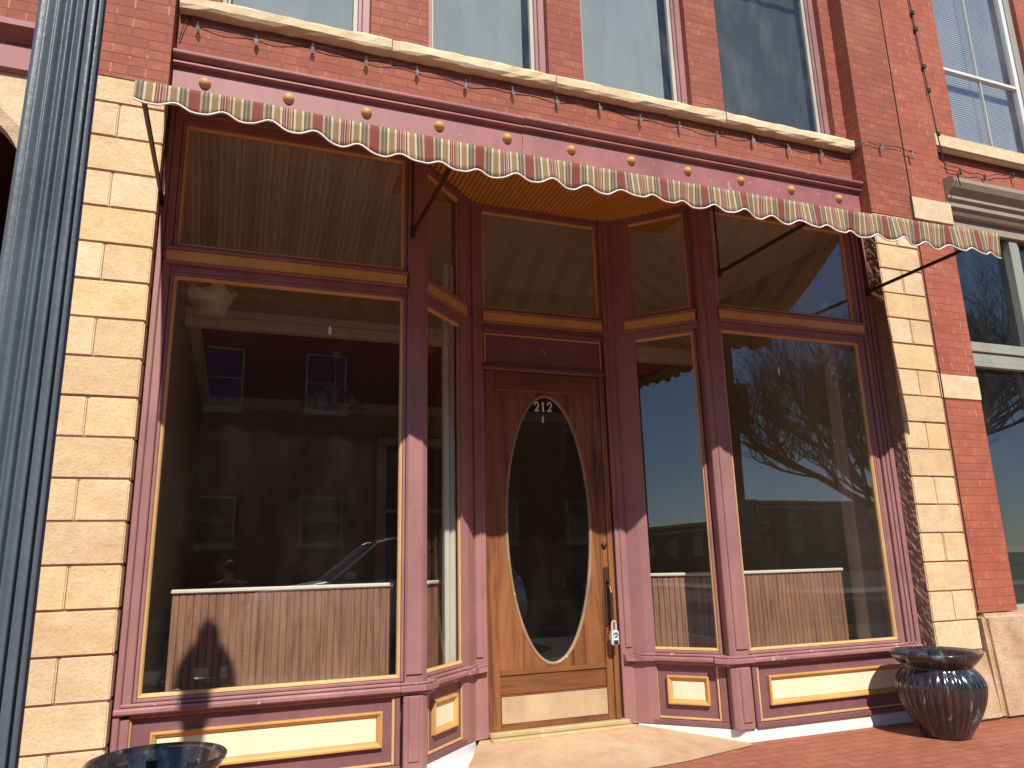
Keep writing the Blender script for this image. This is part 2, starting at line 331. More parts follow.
# ------------------------------------------------------------------ ground
def sheet(name, pts, mat, kind='structure'):
    b = MB(); v = [b.bm.verts.new(V(*p)) for p in pts]; b.bm.faces.new(v); o = b.build(name, mat, loc=(0, 0, -1.34)); return tag(o, kind=kind)
sheet('street', [(-400, -4.45, -1.55), (-400, -400, -1.55), (400, -400, -1.55), (400, -4.45, -1.55)], 'asphalt')
sheet('sidewalk', [(-40, .9, -1.335), (-40, -4.3, -1.40), (40, -4.3, -1.40), (40, .9, -1.335)], 'paver')
b = MB(); b.box(-40, 40, -4.46, -4.3, -1.7, -1.395, .015); tag(b.build('kerb', 'kerb', loc=(0, -4.4, -1.34)), kind='structure')
b = MB(); b.box(-60, 60, -17.2, -17.0, -1.7, -1.4, .015); tag(b.build('far_kerb', 'kerb', loc=(0, -17, -1.34)), kind='structure')
sheet('far_sidewalk', [(-60, -17.2, -1.402), (-60, -20, -1.402), (60, -20, -1.402), (60, -17.2, -1.402)], 'kerb')
b = MB()
for k in range(-6, 12): b.box(k * 3.2 + .02, k * 3.2 + .13, -16.9, -12.6, -1.552, -1.546, 0)
for k in range(-4, 8): b.box(k * 6, k * 6 + 3, -10.6, -10.48, -1.552, -1.546, 0)
tag(b.build('road_markings', 'line', loc=(0, -12, -1.55)), kind='structure')
# concrete apron rising to the door
b = MB(); A = [(1.33, -.33, -1.345), (2.1, -.35, -1.345), (3.0, -.24, -1.344), (3.66, -.075, -1.342), (3.66, .02, -1.338), (3.05, .60, -1.262), (1.78, .60, -1.262), (1.50, .05, -1.335)]
v = [b.bm.verts.new(V(*p)) for p in A]; b.bm.faces.new([v[0], v[1], v[6], v[7]]); b.bm.faces.new([v[1], v[2], v[5], v[6]]); b.bm.faces.new([v[2], v[3], v[4], v[5]])
tag(b.build('entry_apron', 'concrete', loc=(2.4, 0, -1.33)), kind='structure')

# ------------------------------------------------------------------ the shop building
B = thing('storefront_building', (2.4, 0, -1.34), 'old red brick shop building with mauve and ochre wooden shopfront and buff stone piers', 'building')
# upper wall with window openings
WIN = [(-.30, .78), (1.24, 2.28), (2.60, 3.69), (4.04, 5.34)]
WZ = (3.93, 6.2)
b = MB(); xs = [-.575] + [q for w in WIN for q in w] + [5.475]
b.box(-.575, 5.475, 0, .3, 3.10, WZ[0], 0)
for i in range(0, len(xs), 2): b.box(xs[i], xs[i + 1], 0, .3, WZ[0], WZ[1], 0)
b.box(-.575, 5.475, 0, .3, WZ[1], 7.5, 0)
b.build('brick_wall', 'brick', B)
for i, (x0, x1) in enumerate(WIN):
    f = MB(); z0, z1 = WZ
    if i in (1, 2): fl, fr = .03, .14
    elif i == 0: fl, fr = .05, .13
    else: fl, fr = .03, .13
    for q0, q1 in ((x0, x0 + .04), (x1 - .06, x1)): f.box(q0, q1, .06, .14, z0 + .012, z1, .006)
    f.box(x1 - .09, x1 - .061, .075, .14, z0 + .012, z1, .004)
    wf = f.build('upper_window', 'mauve', B)
    g = MB(); g.box(x0 + .041, x0 + .06, .09, .13, z0 + .012, z1, .004); g.box(x1 - .125, x1 - .091, .09, .13, z0 + .012, z1, .004); g.box(x0 + .07, x1 - .125, .09, .13, z0 + .012, z0 + .05, .004); g.box(x0 + .07, x1 - .125, .085, .12, 5.62, 5.66, .004)
    g.build('sash', 'sash', wf)
    g = MB(); g.box(x0 + .06, x1 - .12, .106, .110, z0 + .03, z1, 0); g.build('pane', 'glass_up', wf)
    c = MB(); n = 40; P = []
    for k in range(n + 1):
        x = x0 + .02 + (x1 - x0 - .06 - (.12 if i in (1, 2) else 0)) * k / n; P.append((x, .20 + .003 * math.sin(k * .7 + i)))
    vs = [(c.bm.verts.new(V(x, y, z0)), c.bm.verts.new(V(x, y, z1))) for x, y in P]
    for a, d in zip(vs, vs[1:]): c.bm.faces.new([a[0], d[0], d[1], a[1]])
    c.build('curtain', 'curtain_dark' if i == 3 else 'curtain', wf, True)
b = MB(); b.box(-.5, 5.4, .6, .7, 3.5, 7, 0); b.build('dark_room_wall', 'black', B)
# stone sill in rough lengths
b = MB()
for x0, x1 in ((-.56, .93), (.936, 2.3), (2.306, 3.98), (3.986, 5.47)):
    n = 14
    rows = []
    for k in range(n + 1):
        x = x0 + (x1 - x0) * k / n; j = lambda a: random.uniform(-a, a)
        rows.append([b.bm.verts.new(V(x, y + j(.006), z + j(.007))) for y, z in ((.0, 3.825), (-.075, 3.828), (-.088, 3.85), (-.088, 3.91), (-.07, 3.932), (.09, 3.94))])
    for A_, B_ in zip(rows, rows[1:]):
        for q in range(5): b.bm.faces.new([A_[q], A_[q + 1], B_[q + 1], B_[q]])
    b.bm.faces.new(rows[0]); b.bm.faces.new(rows[-1][::-1])
b.build('stone_sill', 'stone_pale', B)
# beam with roll moulding
arc = [(-.075 - .045 * math.cos(R(a)), 3.443 + .030 * math.sin(R(a))) for a in range(-70, 81, 15)]
prof = [(0, 3.10), (-.045, 3.10), (-.045, 3.372), (-.085, 3.378), (-.085, 3.391), (-.055, 3.394), (-.055, 3.405), (-.085, 3.409)] + arc + [(-.05, 3.492), (0, 3.50)]
b = MB(); b.prism_x(prof, -.57, 1.998); b.prism_x([(y - .004 if y < 0 else y, z + .002) for y, z in prof], 2.0, 5.47)
bm_ = b.build('beam', 'fade', B)
for k in range(11):
    x = -.36 + .557 * k
    m = MB(); m.lathe((0, 0, 0), [(.0001, .040), (.014, .039), (.025, .031), (.034, .020), (.039, .009), (.041, 0), (.041, -.004)], 20)
    for v in m.bm.verts: x_, y_, z_ = v.co.x, v.co.y, v.co.z - G; v.co = V(x + x_, -.045 - z_, 3.275 + y_)
    m.build('medallion', 'gold', bm_, True)
# piers -------------------------------------------------------------
def pier(x0, x1, yb, yf, ztop, joints, splits, edge_rough, nm='stone_pier', par=B):
    b = MB(); b.box(x0 + .012, x1 - .012, yf + .012, yb, -1.36, ztop, 0); core = b.build(nm, 'mortar', par)
    b = MB(); zs = [-1.36] + joints + [ztop]
    for i in range(len(zs) - 1):
        z0, z1 = zs[i] + .003, zs[i + 1] - .003
        cuts = [x0] + ([splits[i % len(splits)]] if splits[i % len(splits)] else []) + [x1]
        for a, c in zip(cuts, cuts[1:]):
            j = random.uniform(-.003, .004)
            b.box(a + (.0025 if a != x0 else 0), c - (.0025 if c != x1 else 0), yf + j, yb - .001, z0, z1, .008, 2)
    b.build('stone_blocks', 'stone', core); return core
jl = [-1.17 + .2413 * k for k in range(18)]
pier(-1.32, -.575, .0, -.17, 3.12, [z for z in jl if z < 3.0], [None, -.84], False)
pr = pier(5.478, 5.985, .0, -.17, 3.12, [-1.055 + .2413 * k for k in range(17)], [None, 5.73], True)
b = MB(); b.box(-1.32, -.5755, -.165, .3, 3.125, 7.5, 0); b.build('brick_pier', 'brick', B)
b = MB(); b.box(5.4755, 5.985, -.165, .3, 3.125, 7.5, 0); b.build('brick_pier', 'brick', B)
# rough broken return of the right pier
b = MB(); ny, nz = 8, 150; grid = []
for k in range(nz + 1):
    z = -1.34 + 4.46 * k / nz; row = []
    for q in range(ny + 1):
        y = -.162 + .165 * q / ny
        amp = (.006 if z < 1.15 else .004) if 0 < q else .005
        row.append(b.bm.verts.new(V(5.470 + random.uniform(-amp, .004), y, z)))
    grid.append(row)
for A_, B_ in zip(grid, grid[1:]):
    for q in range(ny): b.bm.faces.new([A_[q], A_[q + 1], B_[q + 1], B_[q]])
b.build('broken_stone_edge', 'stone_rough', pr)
# ------------------------------------------------------------------ shopfront joinery
ZB, ZS, ZM0, ZM1, ZT = -1.254, -.69, 1.846, 2.095, 2.94
def L2(a, c):
    dx, dy = c[0] - a[0], c[1] - a[1]; l = math.hypot(dx, dy); return (a[0], a[1], dx / l, dy / l), l
FM = (0, 0, 1, 0)
cx = 2.41
FL, LL = L2((1.175, .035), (1.70, .56)); FR, LR = L2((3.12, .56), (3.645, .035)); FD = (0, .61, 1, 0)
def opening(F, u0, u1, z0, z1, name, glass_m='glass', n=0, tw=.022, sash=.02, tilt=0):
    f = MB()     # mauve sash stop behind the ochre bead
    for a in ((u0 - sash, u0, z0 - sash, z1 + sash), (u1, u1 + sash, z0 - sash, z1 + sash), (u0, u1, z0 - sash, z0), (u0, u1, z1, z1 + sash)): f.fbox(F, a[0], a[1], n - .035, n + .012, a[2], a[3], .004)
    o = f.build(name, 'mauve', B); t = MB(); e = tw
    t.ring(F, u0 + .001, u1 - .001, z0 + .001, z1 - .001, [(0, n - .03), (0, n + .001), (.004, n + .006), (e * .55, n + .004), (e * .85, n - .004), (e, n - .012), (e, n - .03)])
    t.build('bead_trim', 'ochre', o)
    g = MB(); a = lambda u, nn, z: V(F[0] + F[2] * u + F[3] * nn, F[1] + F[3] * u - F[2] * nn, z)
    d0, d1 = (n - .015, n - .021); tz = math.tan(tilt) * (z1 - z0)
    g.hexa([a(u0 + .01, d0, z0 + .01), a(u1 - .01, d0, z0 + .01), a(u1 - .01, d1, z0 + .01), a(u0 + .01, d1, z0 + .01), a(u0 + .01, d0 - tz, z1 - .01), a(u1 - .01, d0 - tz, z1 - .01), a(u1 - .01, d1 - tz, z1 - .01), a(u0 + .01, d1 - tz, z1 - .01)])
    g.build('glass_pane', glass_m, o); return o
def bay(F, g0, g1, e0, e1, n=0, low=True):
    # g0..g1 glass, e0..e1 limits of the joinery in this bay
    if low: opening(F, g0 - .02, g1 + .02, ZS - .02, ZM0 + .02, 'display_window', n=n)
    opening(F, g0 - .02, g1 + .02, ZM1 - .02, ZT + .02, 'transom_window', n=n)
    r = MB()
    if low: r.fbox(F, e0, e1, n - .06, n + .012, ZM0 + .041, 1.935, .004)
    else: r.fbox(F, e0, e1, n - .06, n + .012, 1.90, 1.935, .004)
    r.fbox(F, e0, e1, n - .06, n + .045, 1.935, 1.95, .005); r.fbox(F, e0, e1, n - .06, n + .05, 2.03, 2.05, .005); r.fbox(F, e0, e1, n - .06, n + .02, 2.05, ZM1 - .041, .004)
    rr = r.build('mid_rail', 'mauve', B)
    q = MB(); q.fbox(F, e0 + .01, e1 - .01, n - .05, n + .038, 1.951, 2.029, .004); q.build('ochre_band', 'band', rr)
    h = MB(); h.fbox(F, e0, e1, n - .06, n + .012, ZT + .041, 3.098, .004); h.fbox(F, e0, e1, n, n + .028, 3.03, 3.098, .004); h.build('head_rail', 'mauve', B)
bay(FM, -.436, 1.041, -.52, 1.085)
bay(FM, 3.776, 5.229, 3.735, 5.33)
bay(FL, .13, LL - .12, 0.06, LL - .04); bay(FR, .12, LR - .13, .04, LR - .06)
bay(FD, 1.875, 2.925, 1.84, 2.965, low=False)
# jambs with flutes
def jamb(F, u0, u1, n, name, z0=ZB, z1=3.098, ribs=((0, 1, 0),)):
    b = MB(); w = u1 - u0
    for a, c, d in ribs: b.fbox(F, u0 + a * w, u0 + c * w - .0015, n - .07, n + d, z0, z1, .006)
    return b.build(name, 'mauve', B)
jamb(FM, -.573, -.478, 0, 'side_jamb', ribs=((0, .45, .035), (.45, 1.0, .022)))
b = MB()
jamb(FM, 5.271, 5.468, 0, 'side_jamb', ribs=((0, .22, .015), (.22, .27, .0), (.27, .46, .03), (.46, .51, .005), (.51, .70, .03), (.70, .75, .005), (.75, 1, .035)))
for sgn, nm in ((-1, 'corner_post'), (1, 'corner_post')):
    q = lambda d: cx + sgn * d
    pts = [(q(1.325), -.02), (q(1.205), -.02), (q(1.17), .01), (q(1.19), .11), (q(1.325), .07)]
    if sgn < 0: pts = pts
    b = MB(); b.prism_z(pts, ZS - .08, 3.098, .006)
    lo = (q(1.318), q(1.21)); b.box(min(lo), max(lo), -.034, -.0205, ZS, 3.03, .006)
    b.build(nm, 'mauve', B)
    b = MB(); pts = [(q(1.330), -.022), (q(1.205), -.022), (q(1.165), .01), (q(1.19), .11), (q(1.330), .07)]; b.prism_z(pts, ZB, ZS - .125, .006)
    lo = (q(1.30), q(1.225)); b.box(min(lo), max(lo), -.032, -.0225, ZB + .05, ZS - .13, .005); b.build('post_base', 'mauve', B)
    b = MB()
    for z0, z1, d in ((-.752, -.735, .027), (-.79, -.753, .050), (-.812, -.791, .02)): b.prism_z([(q(1.352), -d), (q(1.195) , -d), (q(1.15) - sgn * d * .25, .01 - d * .3), (q(1.10) - sgn * d * .6, .10 - d * .6), (q(1.12), .13), (q(1.352), .09)], z0, z1, .005)
    b.build('corner_rail', 'mauve_rail', B)
    # door-side posts
    pts = [(q(.80), .455), (q(.735), .50), (q(.66), .585), (q(.56), .585), (q(.56), .70), (q(.80), .70)]
    b = MB(); b.prism_z(pts, ZB + .0, 3.098, .006)
    b.box(min(q(.655), q(.60)), max(q(.655), q(.60)), .572, .5845, ZS, 3.0, .004)
    b.build('door_post', 'mauve', B)
    b = MB()
    for z0, z1, d in ((-.752, -.735, .026), (-.79, -.753, .045), (-.812, -.791, .02)): b.prism_z([(q(.80) - sgn * d * .7, .455 - d * .7), (q(.735) - sgn * d * .7, .50 - d * .7), (q(.66) - sgn * d * .3, .585 - d), (q(.575), .585 - d), (q(.575), .66), (q(.80), .66)], z0, z1, .004)
    b.build('post_rail', 'mauve_rail', B)
# door frame, panel above the door
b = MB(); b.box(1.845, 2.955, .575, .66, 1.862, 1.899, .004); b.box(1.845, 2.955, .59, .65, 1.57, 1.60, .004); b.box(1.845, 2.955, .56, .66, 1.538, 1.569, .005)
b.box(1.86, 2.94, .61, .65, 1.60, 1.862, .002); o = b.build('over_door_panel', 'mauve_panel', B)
b = MB(); b.box(1.86, 2.94, .597, .6085, 1.842, 1.859, .003); b.box(1.86, 1.875, .597, .6085, 1.602, 1.841, .003); b.box(2.925, 2.94, .597, .6085, 1.602, 1.841, .003); b.build('trim_line', 'ochre', o)
# sill rail, base panels, plinth
def base_bay(F, e0, e1, p0, p1, i0, i1, n=0):
    r = MB(); r.fbox(F, e0, e1, n - .05, n + .03, -.752, ZS - .042, .006); r.fbox(F, e0, e1, n - .05, n + .055, -.79, -.753, .010); r.fbox(F, e0, e1, n - .05, n + .022, -.812, -.791, .004)
    r.build('sill_rail', 'mauve_rail', B)
    p = MB(); p.fbox(F, e0, e1, n - .05, n - .012, -1.235, -.813, 0); p.fbox(F, e0, p0, n - .012, n + .012, -1.215, -.813, .004); p.fbox(F, p1, e1, n - .012, n + .012, -1.215, -.813, .004)
    p.fbox(F, e0, e1, n - .05, n + .02, ZB, -1.216, .004); o = p.build('base_panel', 'mauve_panel', B)
    t = MB(); t.fbox(F, p0 + .001, p0 + .020, n - .0115, n + .006, -1.213, -.816, .004); t.fbox(F, p1 - .020, p1 - .001, n - .0115, n + .006, -1.213, -.816, .004); t.fbox(F, p0 + .021, p1 - .021, n - .0115, n + .006, -1.213, -1.195, .004)
    t.build('edge_trim', 'ochre', o)
    z0, z1 = -1.105, -.895; m = MB(); w = .036
    m.ring(F, i0, i1, z0, z1, [(0, n - .0115), (0, n + .016), (.003, n + .020), (.012, n + .020), (.015, n + .015), (.024, n + .010), (.032, n + .0), (w, n - .004), (w, n - .0115)])
    m.build('panel_moulding', 'gold', o)
    c = MB(); c.fbox(F, i0 + w + .001, i1 - w - .001, n - .0115, n - .004, z0 + w + .001, z1 - w - .001, .001); c.build('cream_inset', 'cream', o)
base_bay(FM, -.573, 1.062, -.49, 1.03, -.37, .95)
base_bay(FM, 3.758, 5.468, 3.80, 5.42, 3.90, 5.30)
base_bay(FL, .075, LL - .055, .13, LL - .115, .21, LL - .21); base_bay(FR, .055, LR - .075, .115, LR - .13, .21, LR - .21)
b = MB()
b.prism_z([(-.573, .0), (1.16, .0), (1.74, .57), (1.66, .66), (1.0, .12), (-.573, .12)], -1.36, ZB - .004)
b.build('white_plinth', 'white', B); b = MB(); b.prism_z([(1.0, -.04), (1.325, -.33), (1.78, .62), (1.70, .60), (1.16, -.004)], -1.40, -1.338); b.build('white_kerb', 'white', B); b = MB()
b.prism_z([(5.468, .0), (3.66, .0), (3.08, .57), (3.16, .66), (3.8, .12), (5.468, .12)], -1.36, ZB - .004)
b.build('white_plinth', 'white', B)
# recess ceiling of narrow boards, and soffit
b = MB(); x = 1.12
while x < 3.70:
    y1 = .64 if 1.72 < x < 3.06 else (max(.02, x - 1.16) if x <= 1.72 else max(.02, 3.66 - x))
    b.box(x, x + .036, -.0, min(y1, .66), 3.02, 3.04, .006); x += .042
b.box(1.1, 3.72, -.0, .7, 3.041, 3.06, 0)
b.build('recess_ceiling', 'ceil_och', B)
# door --------------------------------------------------------------
D = MB(); D.box(1.848, 1.951, .60, .645, -1.215, 1.535, .004); D.box(2.839, 2.900, .60, .645, -1.215, 1.535, .004)
door = D.build('door', 'door', B)
D = MB(); D.box(1.952, 2.838, .60, .645, 1.375, 1.535, .004); D.build('door_rail', 'door_h', door)
D = MB(); D.box(1.952, 2.838, .60, .645, -1.215, -.975, .004); D.build('door_rail', 'door_h', door)
D = MB(); D.box(1.952, 2.838, .603, .642, -.835, -.80, .004); D.box(1.952, 2.838, .615, .64, -.973, -.837, .002); D.build('door_panel', 'door_h', door)
def oval_ring(b, c, a, h, rect, y0, y1):
    n = 72; inn = []; out = []
    for k in range(n):
        t = 2 * math.pi * k / n; ex, ez = math.cos(t), math.sin(t); x, z = c[0] + a * ex, c[1] + h * ez; inn.append((x, z))
        s_ = min(((rect[1] - c[0]) / ex) if ex > 1e-6 else (((rect[0] - c[0]) / ex) if ex < -1e-6 else 1e9), ((rect[3] - c[1]) / ez) if ez > 1e-6 else (((rect[2] - c[1]) / ez) if ez < -1e-6 else 1e9)); out.append((c[0] + ex * s_, c[1] + ez * s_))
    # snap the nearest points to the rectangle's corners
    for X_ in rect[:2]:
        for Z_ in rect[2:]:
            k = min(range(n), key=lambda q: (out[q][0] - X_) ** 2 + (out[q][1] - Z_) ** 2); out[k] = (X_, Z_)
    L = [[b.bm.verts.new(V(x, y, z)) for x, z in P] for P, y in ((inn, y0), (out, y0), (out, y1), (inn, y1))]
    for A_, B_ in ((L[0], L[1]), (L[1], L[2]), (L[2], L[3]), (L[3], L[0])):
        for k in range(n): b.bm.faces.new([A_[k], A_[(k + 1) % n], B_[(k + 1) % n], B_[k]])
OC, OA, OH = (2.395, .285), .372, 1.065
D = MB(); oval_ring(D, OC, OA, OH, (1.952, 2.838, -.799, 1.374), .609, .64); D.build('oval_surround', 'door', door)
pts = []; 
D = MB(); n = 96; ringp = [(OC[0] + (OA - .004) * math.cos(2 * math.pi * k / n), OC[1] + (OH - .004) * math.sin(2 * math.pi * k / n)) for k in range(n)]
sec = [(.012, .0), (.004, -.009), (-.012, -.004), (-.016, .006), (-.012, .02), (.01, .02)]
rings = []
for x, z in ringp:
    nx, nz_ = (x - OC[0]) / OA ** 2, (z - OC[1]) / OH ** 2; l = math.hypot(nx, nz_); nx /= l; nz_ /= l
    rings.append([D.bm.verts.new(V(x + nx * s0, .609 + s1, z + nz_ * s0)) for s0, s1 in sec])
for k in range(n):
    for q in range(6): D.bm.faces.new([rings[k][q], rings[(k + 1) % n][q], rings[(k + 1) % n][(q + 1) % 6], rings[k][(q + 1) % 6]])
D.build('oval_bead', 'bead', door, True)
D = MB(); D.prism_y(ringp, .622, .628); D.build('door_glass', 'glass', door)
D = MB(); D.box(1.955, 2.832, .5945, .5995, -1.17, -.985, .002); D.build('kick_plate', 'brass', door)
D = MB(); D.lathe((0, 0, 0), [(.0001, .03), (.012, .029), (.02, .02), (.023, .006), (.023, 0)], 20)
for v in D.bm.verts: v.co = V(2.868 + v.co.x, .60 - (v.co.z - G), .115 + v.co.y)
D.build('deadbolt', 'bronze', door, True)
D = MB(); D.box(2.850, 2.898, .586, .5995, -.52, -.06, .006); D.tube([V(2.876, .59, -.20), V(2.876, .54, -.215), V(2.876, .525, -.26), V(2.876, .525, -.44), V(2.876, .54, -.49), V(2.876, .59, -.505)], [.010, .011, .014, .014, .011, .010], 10); D.lathe((2.876, .555, -.165), [(.001, .0), (.016, .0), (.018, .008), (.001, .018)], 12)
D.build('door_handle', 'bronze', door)
# house number: strokes of a serif 2 1 2, white vinyl on the glass
def digit(b, d, x, z, h):
    w = h * .60; out = []
    if d == '2': P = [(.06, .72), (.10, .88), (.30, .98), (.52, .97), (.72, .86), (.76, .70), (.68, .52), (.42, .26), (.08, .04)]; T = [.09, .09, .08, .08, .13, .15, .14, .10, .08]; X_ = [((.05, .0), (.88, .12)), ((.80, .0), (.88, .24)), ((.05, .66), (.19, .78))]
    else: P = [(.42, .02), (.42, .98)]; T = [.13, .13]; X_ = [((.18, 0), (.68, .07)), ((.2, .80), (.42, .90))]
    for (x0, z0), (x1, z1), t0, t1 in zip(P, P[1:], T, T[1:]):
        dx, dz = x1 - x0, z1 - z0; l = math.hypot(dx, dz); nx, nz_ = -dz / l, dx / l; ex, ez = dx / l * .03, dz / l * .03
        q = [(x0 - ex + nx * t0, z0 - ez + nz_ * t0), (x0 - ex - nx * t0, z0 - ez - nz_ * t0), (x1 + ex - nx * t1, z1 + ez - nz_ * t1), (x1 + ex + nx * t1, z1 + ez + nz_ * t1)]
        b.prism_y([(x + a * w, z + c * h) for a, c in q], .6190, .6215)
    for (x0, z0), (x1, z1) in X_: b.prism_y([(x + x0 * w, z + z0 * h), (x + x1 * w, z + z0 * h), (x + x1 * w, z + z1 * h), (x + x0 * w, z + z1 * h)], .6186, .6214)
D = MB()
for k, d in enumerate('212'): digit(D, d, 2.302 + k * .058, 1.215, .078)
o = D.build('house_number', 'vinyl', door); o['label'] = 'white serif house number 212 on the oval door glass'
D = MB(); D.ball((2.375, .6195, 1.15), 1, .008, .003, .035); D.build('hook', 'white', door, True)
b = MB(); b.box(2.9015, 2.948, .585, .66, -1.215, 1.535, .005); b.build('door_jamb', 'door', B)
b = MB(); b.box(1.848, 3.00, .545, .68, -1.25, -1.217, .006); b.box(1.848, 3.02, .50, .68, -1.30, -1.2505, .008); b.build('threshold', 'sill_wood', B)
# lock box hanging on the handle
t = thing('lock_box', (2.875, .52, -.66), 'small silver key lock box hanging from the dark door handle', 'lock box')
b = MB(); b.box(2.846, 2.908, .485, .530, -.66, -.545, .010, 2); b.build('body', 'silver', t); b = MB(); b.box(2.858, 2.896, .4805, .4845, -.648, -.62, .001); b.build('button', 'black', t); b = MB(); b.tube([V(2.862 + .002, .482, -.578), V(2.870, .482, -.566), V(2.886, .482, -.566), V(2.892, .482, -.580), V(2.884, .482, -.594), V(2.868, .482, -.594)], .0045, 6); b.build('dial', 'black', t)
b = MB(); b.tube([V(2.859, .51, -.545), V(2.859, .51, -.50), V(2.866, .508, -.478), V(2.888, .508, -.478), V(2.895, .51, -.50), V(2.895, .51, -.545)], .0055, 8); b.build('shackle', 'silver', t)

# ------------------------------------------------------------------ interior of the shop
b = MB(); b.box(-.70, -.55, .12, 7, -1.3, 2.60, 0); b.box(5.5, 5.65, .12, 7, -1.3, 2.60, 0); b.box(-.7, 5.65, 7, 7.15, -1.3, 2.6, 0); b.build('interior_wall', 'olive', B)
b = MB(); b.box(-.7, -.56, .12, 2.6, 2.3, 3.07, 0); b.box(5.48, 5.65, .12, 2.6, 2.3, 3.07, 0); b.box(-.7, 5.65, 2.6, 2.75, 2.52, 3.07, 0); b.build('ceiling_header', 'olive', B)
b = MB(); b.box(-.7, 5.65, 2.75, 7.1, 2.56, 2.7, 0); b.build('maroon_ceiling', 'maroon', B)
b = MB(); b.box(-.56, 5.5, 2.56, 2.68, 2.33, 2.43, .01); b.box(-.56, 5.5, 2.58, 2.75, 2.4301, 2.52, .01)
b.box(-.56, -.44, 2.7, 7, 2.41, 2.56, .02); b.box(-.44, 5.5, 6.86, 7, 2.38, 2.56, .02); b.build('crown_moulding', 'crown', B)
b = MB(); x = -.56
while x < 5.5: b.box(x, x + .0565, .09, 2.6, 3.062, 3.08, .002); x += .058
b.box(-.6, 5.55, .04, 2.6, 3.0805, 3.1, 0); b.build('bay_ceiling', 'ceil_tan', B)
b = MB(); b.box(-.7, 5.65, .62, 7.1, -1.32, -1.27, 0); b.box(-.56, 1.0, .1, .62, -1.32, -.80, 0); b.box(3.82, 5.46, .1, .62, -1.32, -.80, 0); b.build('interior_floor', 'int_floor', B)
def wains(F, u0, u1, z0=-.86, z1=-.155):
    b = MB(); u = u0
    while u < u1 - .01:
        b.fbox(F, u, min(u + .045, u1) - .003, -.012, random.uniform(-.001, .0015), z0, z1, .003); u += .045
    b.fbox(F, u0, u1, -.03, -.013, z0, z1, 0); o = b.build('wainscot', 'wains', B)
    c = MB(); c.fbox(F, u0 - .01, u1 + .01, -.035, .018, z1 + .001, z1 + .03, .008); c.build('cap', 'wains_top', o)
wains((0, .45, 1, 0), -.34, 1.09); wains((0, .45, 1, 0), 4.0, 5.17)
Fq, lq = L2((1.40, .66), (1.62, .90)); wains(Fq, 0, lq); Fq, lq = L2((3.20, .78), (3.80, .45)); wains(Fq, 0, lq)
# cream inner posts seen through the side lights
b = MB(); b.box(1.505, 1.545, .54, .62, -.86, 2.4, .006); b.box(1.546, 1.60, .56, .66, -.86, 2.4, .01); b.build('inner_post', 'wains_top', B)
b = MB(); b.box(5.30, 5.5, .35, .5, -.85, 2.4, .01); b.build('inner_post', 'ceil_tan', B)
# a doorway and dark window at the back
b = MB(); b.box(2.10, 2.25, 6.80, 6.99, -1.27, 1.85, .01); b.box(3.2, 3.35, 6.80, 6.99, -1.27, 1.85, .01); b.box(2.10, 3.35, 6.79, 6.985, 1.86, 2.0, .01); o = b.build('back_doorway', 'crown', B)
b = MB(); b.box(2.26, 3.19, 6.85, 6.98, -1.27, 1.85, 0); b.build('back_door', 'black', o); b = MB(); b.box(2.26, 3.19, 6.83, 6.849, .80, .85, .002); b.box(2.70, 2.74, 6.83, 6.849, .852, 1.85, .002); b.build('sash_bars', 'crown', o)
# chandeliers
def chandelier(x, y, z, ztop, s=1.0, label=''):
    t = thing('chandelier', (x, y, z), label, 'chandelier', 'ceiling lights inside the shop')
    b = MB(); b.tube([V(x, y, ztop), V(x, y, z + .16 * s)], .008, 8); b.lathe((x, y, ztop - .05), [(.02, 0), (.06, .03), (.06, .05)], 16); b.lathe((x, y, z), [(.001, -.06 * s), (.03 * s, -.03 * s), (.045 * s, .02 * s), (.02 * s, .06 * s), (.03 * s, .12 * s), (.008, .18 * s)], 16); b.build('stem', 'brass', t, True)
    for k in range(5):
        a = k * 2 * math.pi / 5 + .3; dx, dy = math.cos(a), math.sin(a)
        b = MB(); b.tube([V(x, y, z + .03 * s), V(x + dx * .09 * s, y + dy * .09 * s, z + .10 * s), V(x + dx * .2 * s, y + dy * .2 * s, z + .06 * s), V(x + dx * .24 * s, y + dy * .24 * s, z)], .007, 6); b.build('arm', 'brass', t, True)
        b = MB(); b.lathe((x + dx * .26 * s, y + dy * .26 * s, z - .10 * s), [(.075 * s, -.03 * s), (.06 * s, .02 * s), (.04 * s, .07 * s), (.015 * s, .10 * s)], 16); b.build('glass_shade', 'reflection_cream2', t, True)
chandelier(1.07, 4.0, 2.0, 2.56, 1.1, 'brass chandelier with five glass shades below the maroon ceiling, seen through left window')
chandelier(1.30, 6.0, 1.02, 2.56, .7, 'smaller brass chandelier hanging lower and deeper in the dark shop')
t = thing('reflection_bowl', (-.29, 1.6, 2.12), 'cream scalloped bowl standing in for a sunlight reflection near top left of the big left window', 'reflection shape')  # added bowl shape stands in for a scalloped sunlight reflection
b = MB(); b.lathe((-.29, 1.6, 2.12), [(.001, .0), (.11, .0), (.125, .02), (.14, .07), (.165, .14), (.195, .20), (.20, .21)], 96, mod=lambda r, z, a: r * (1 + .05 * math.cos(5 * a) * z / .2))
for v in b.bm.verts:
    k = (v.co.z - G - 2.12) / .2
    if k > .3: v.co.z += .022 * k * math.cos(5 * math.atan2(v.co.y - 1.6, v.co.x + .29))
b.build('cream_bowl', 'reflection_cream', t, True); b = MB(); b.tube([V(-.29, 1.6, 3.06), V(-.29, 1.6, 2.13)], .006, 6); b.build('rod', 'brass', t)
# small white ovals on the glass
for x, z, y, lab in ((.55, 1.58, .012, 'small white oval hook on the upper part of the big left window'), (4.34, 1.545, .012, 'small white oval hook on the upper part of the right window')):
    b = MB(); b.ball((x, y, z), 1, .010, .003, .035); tag(b.build('window_hook', 'white', smooth=True), lab, 'hook')

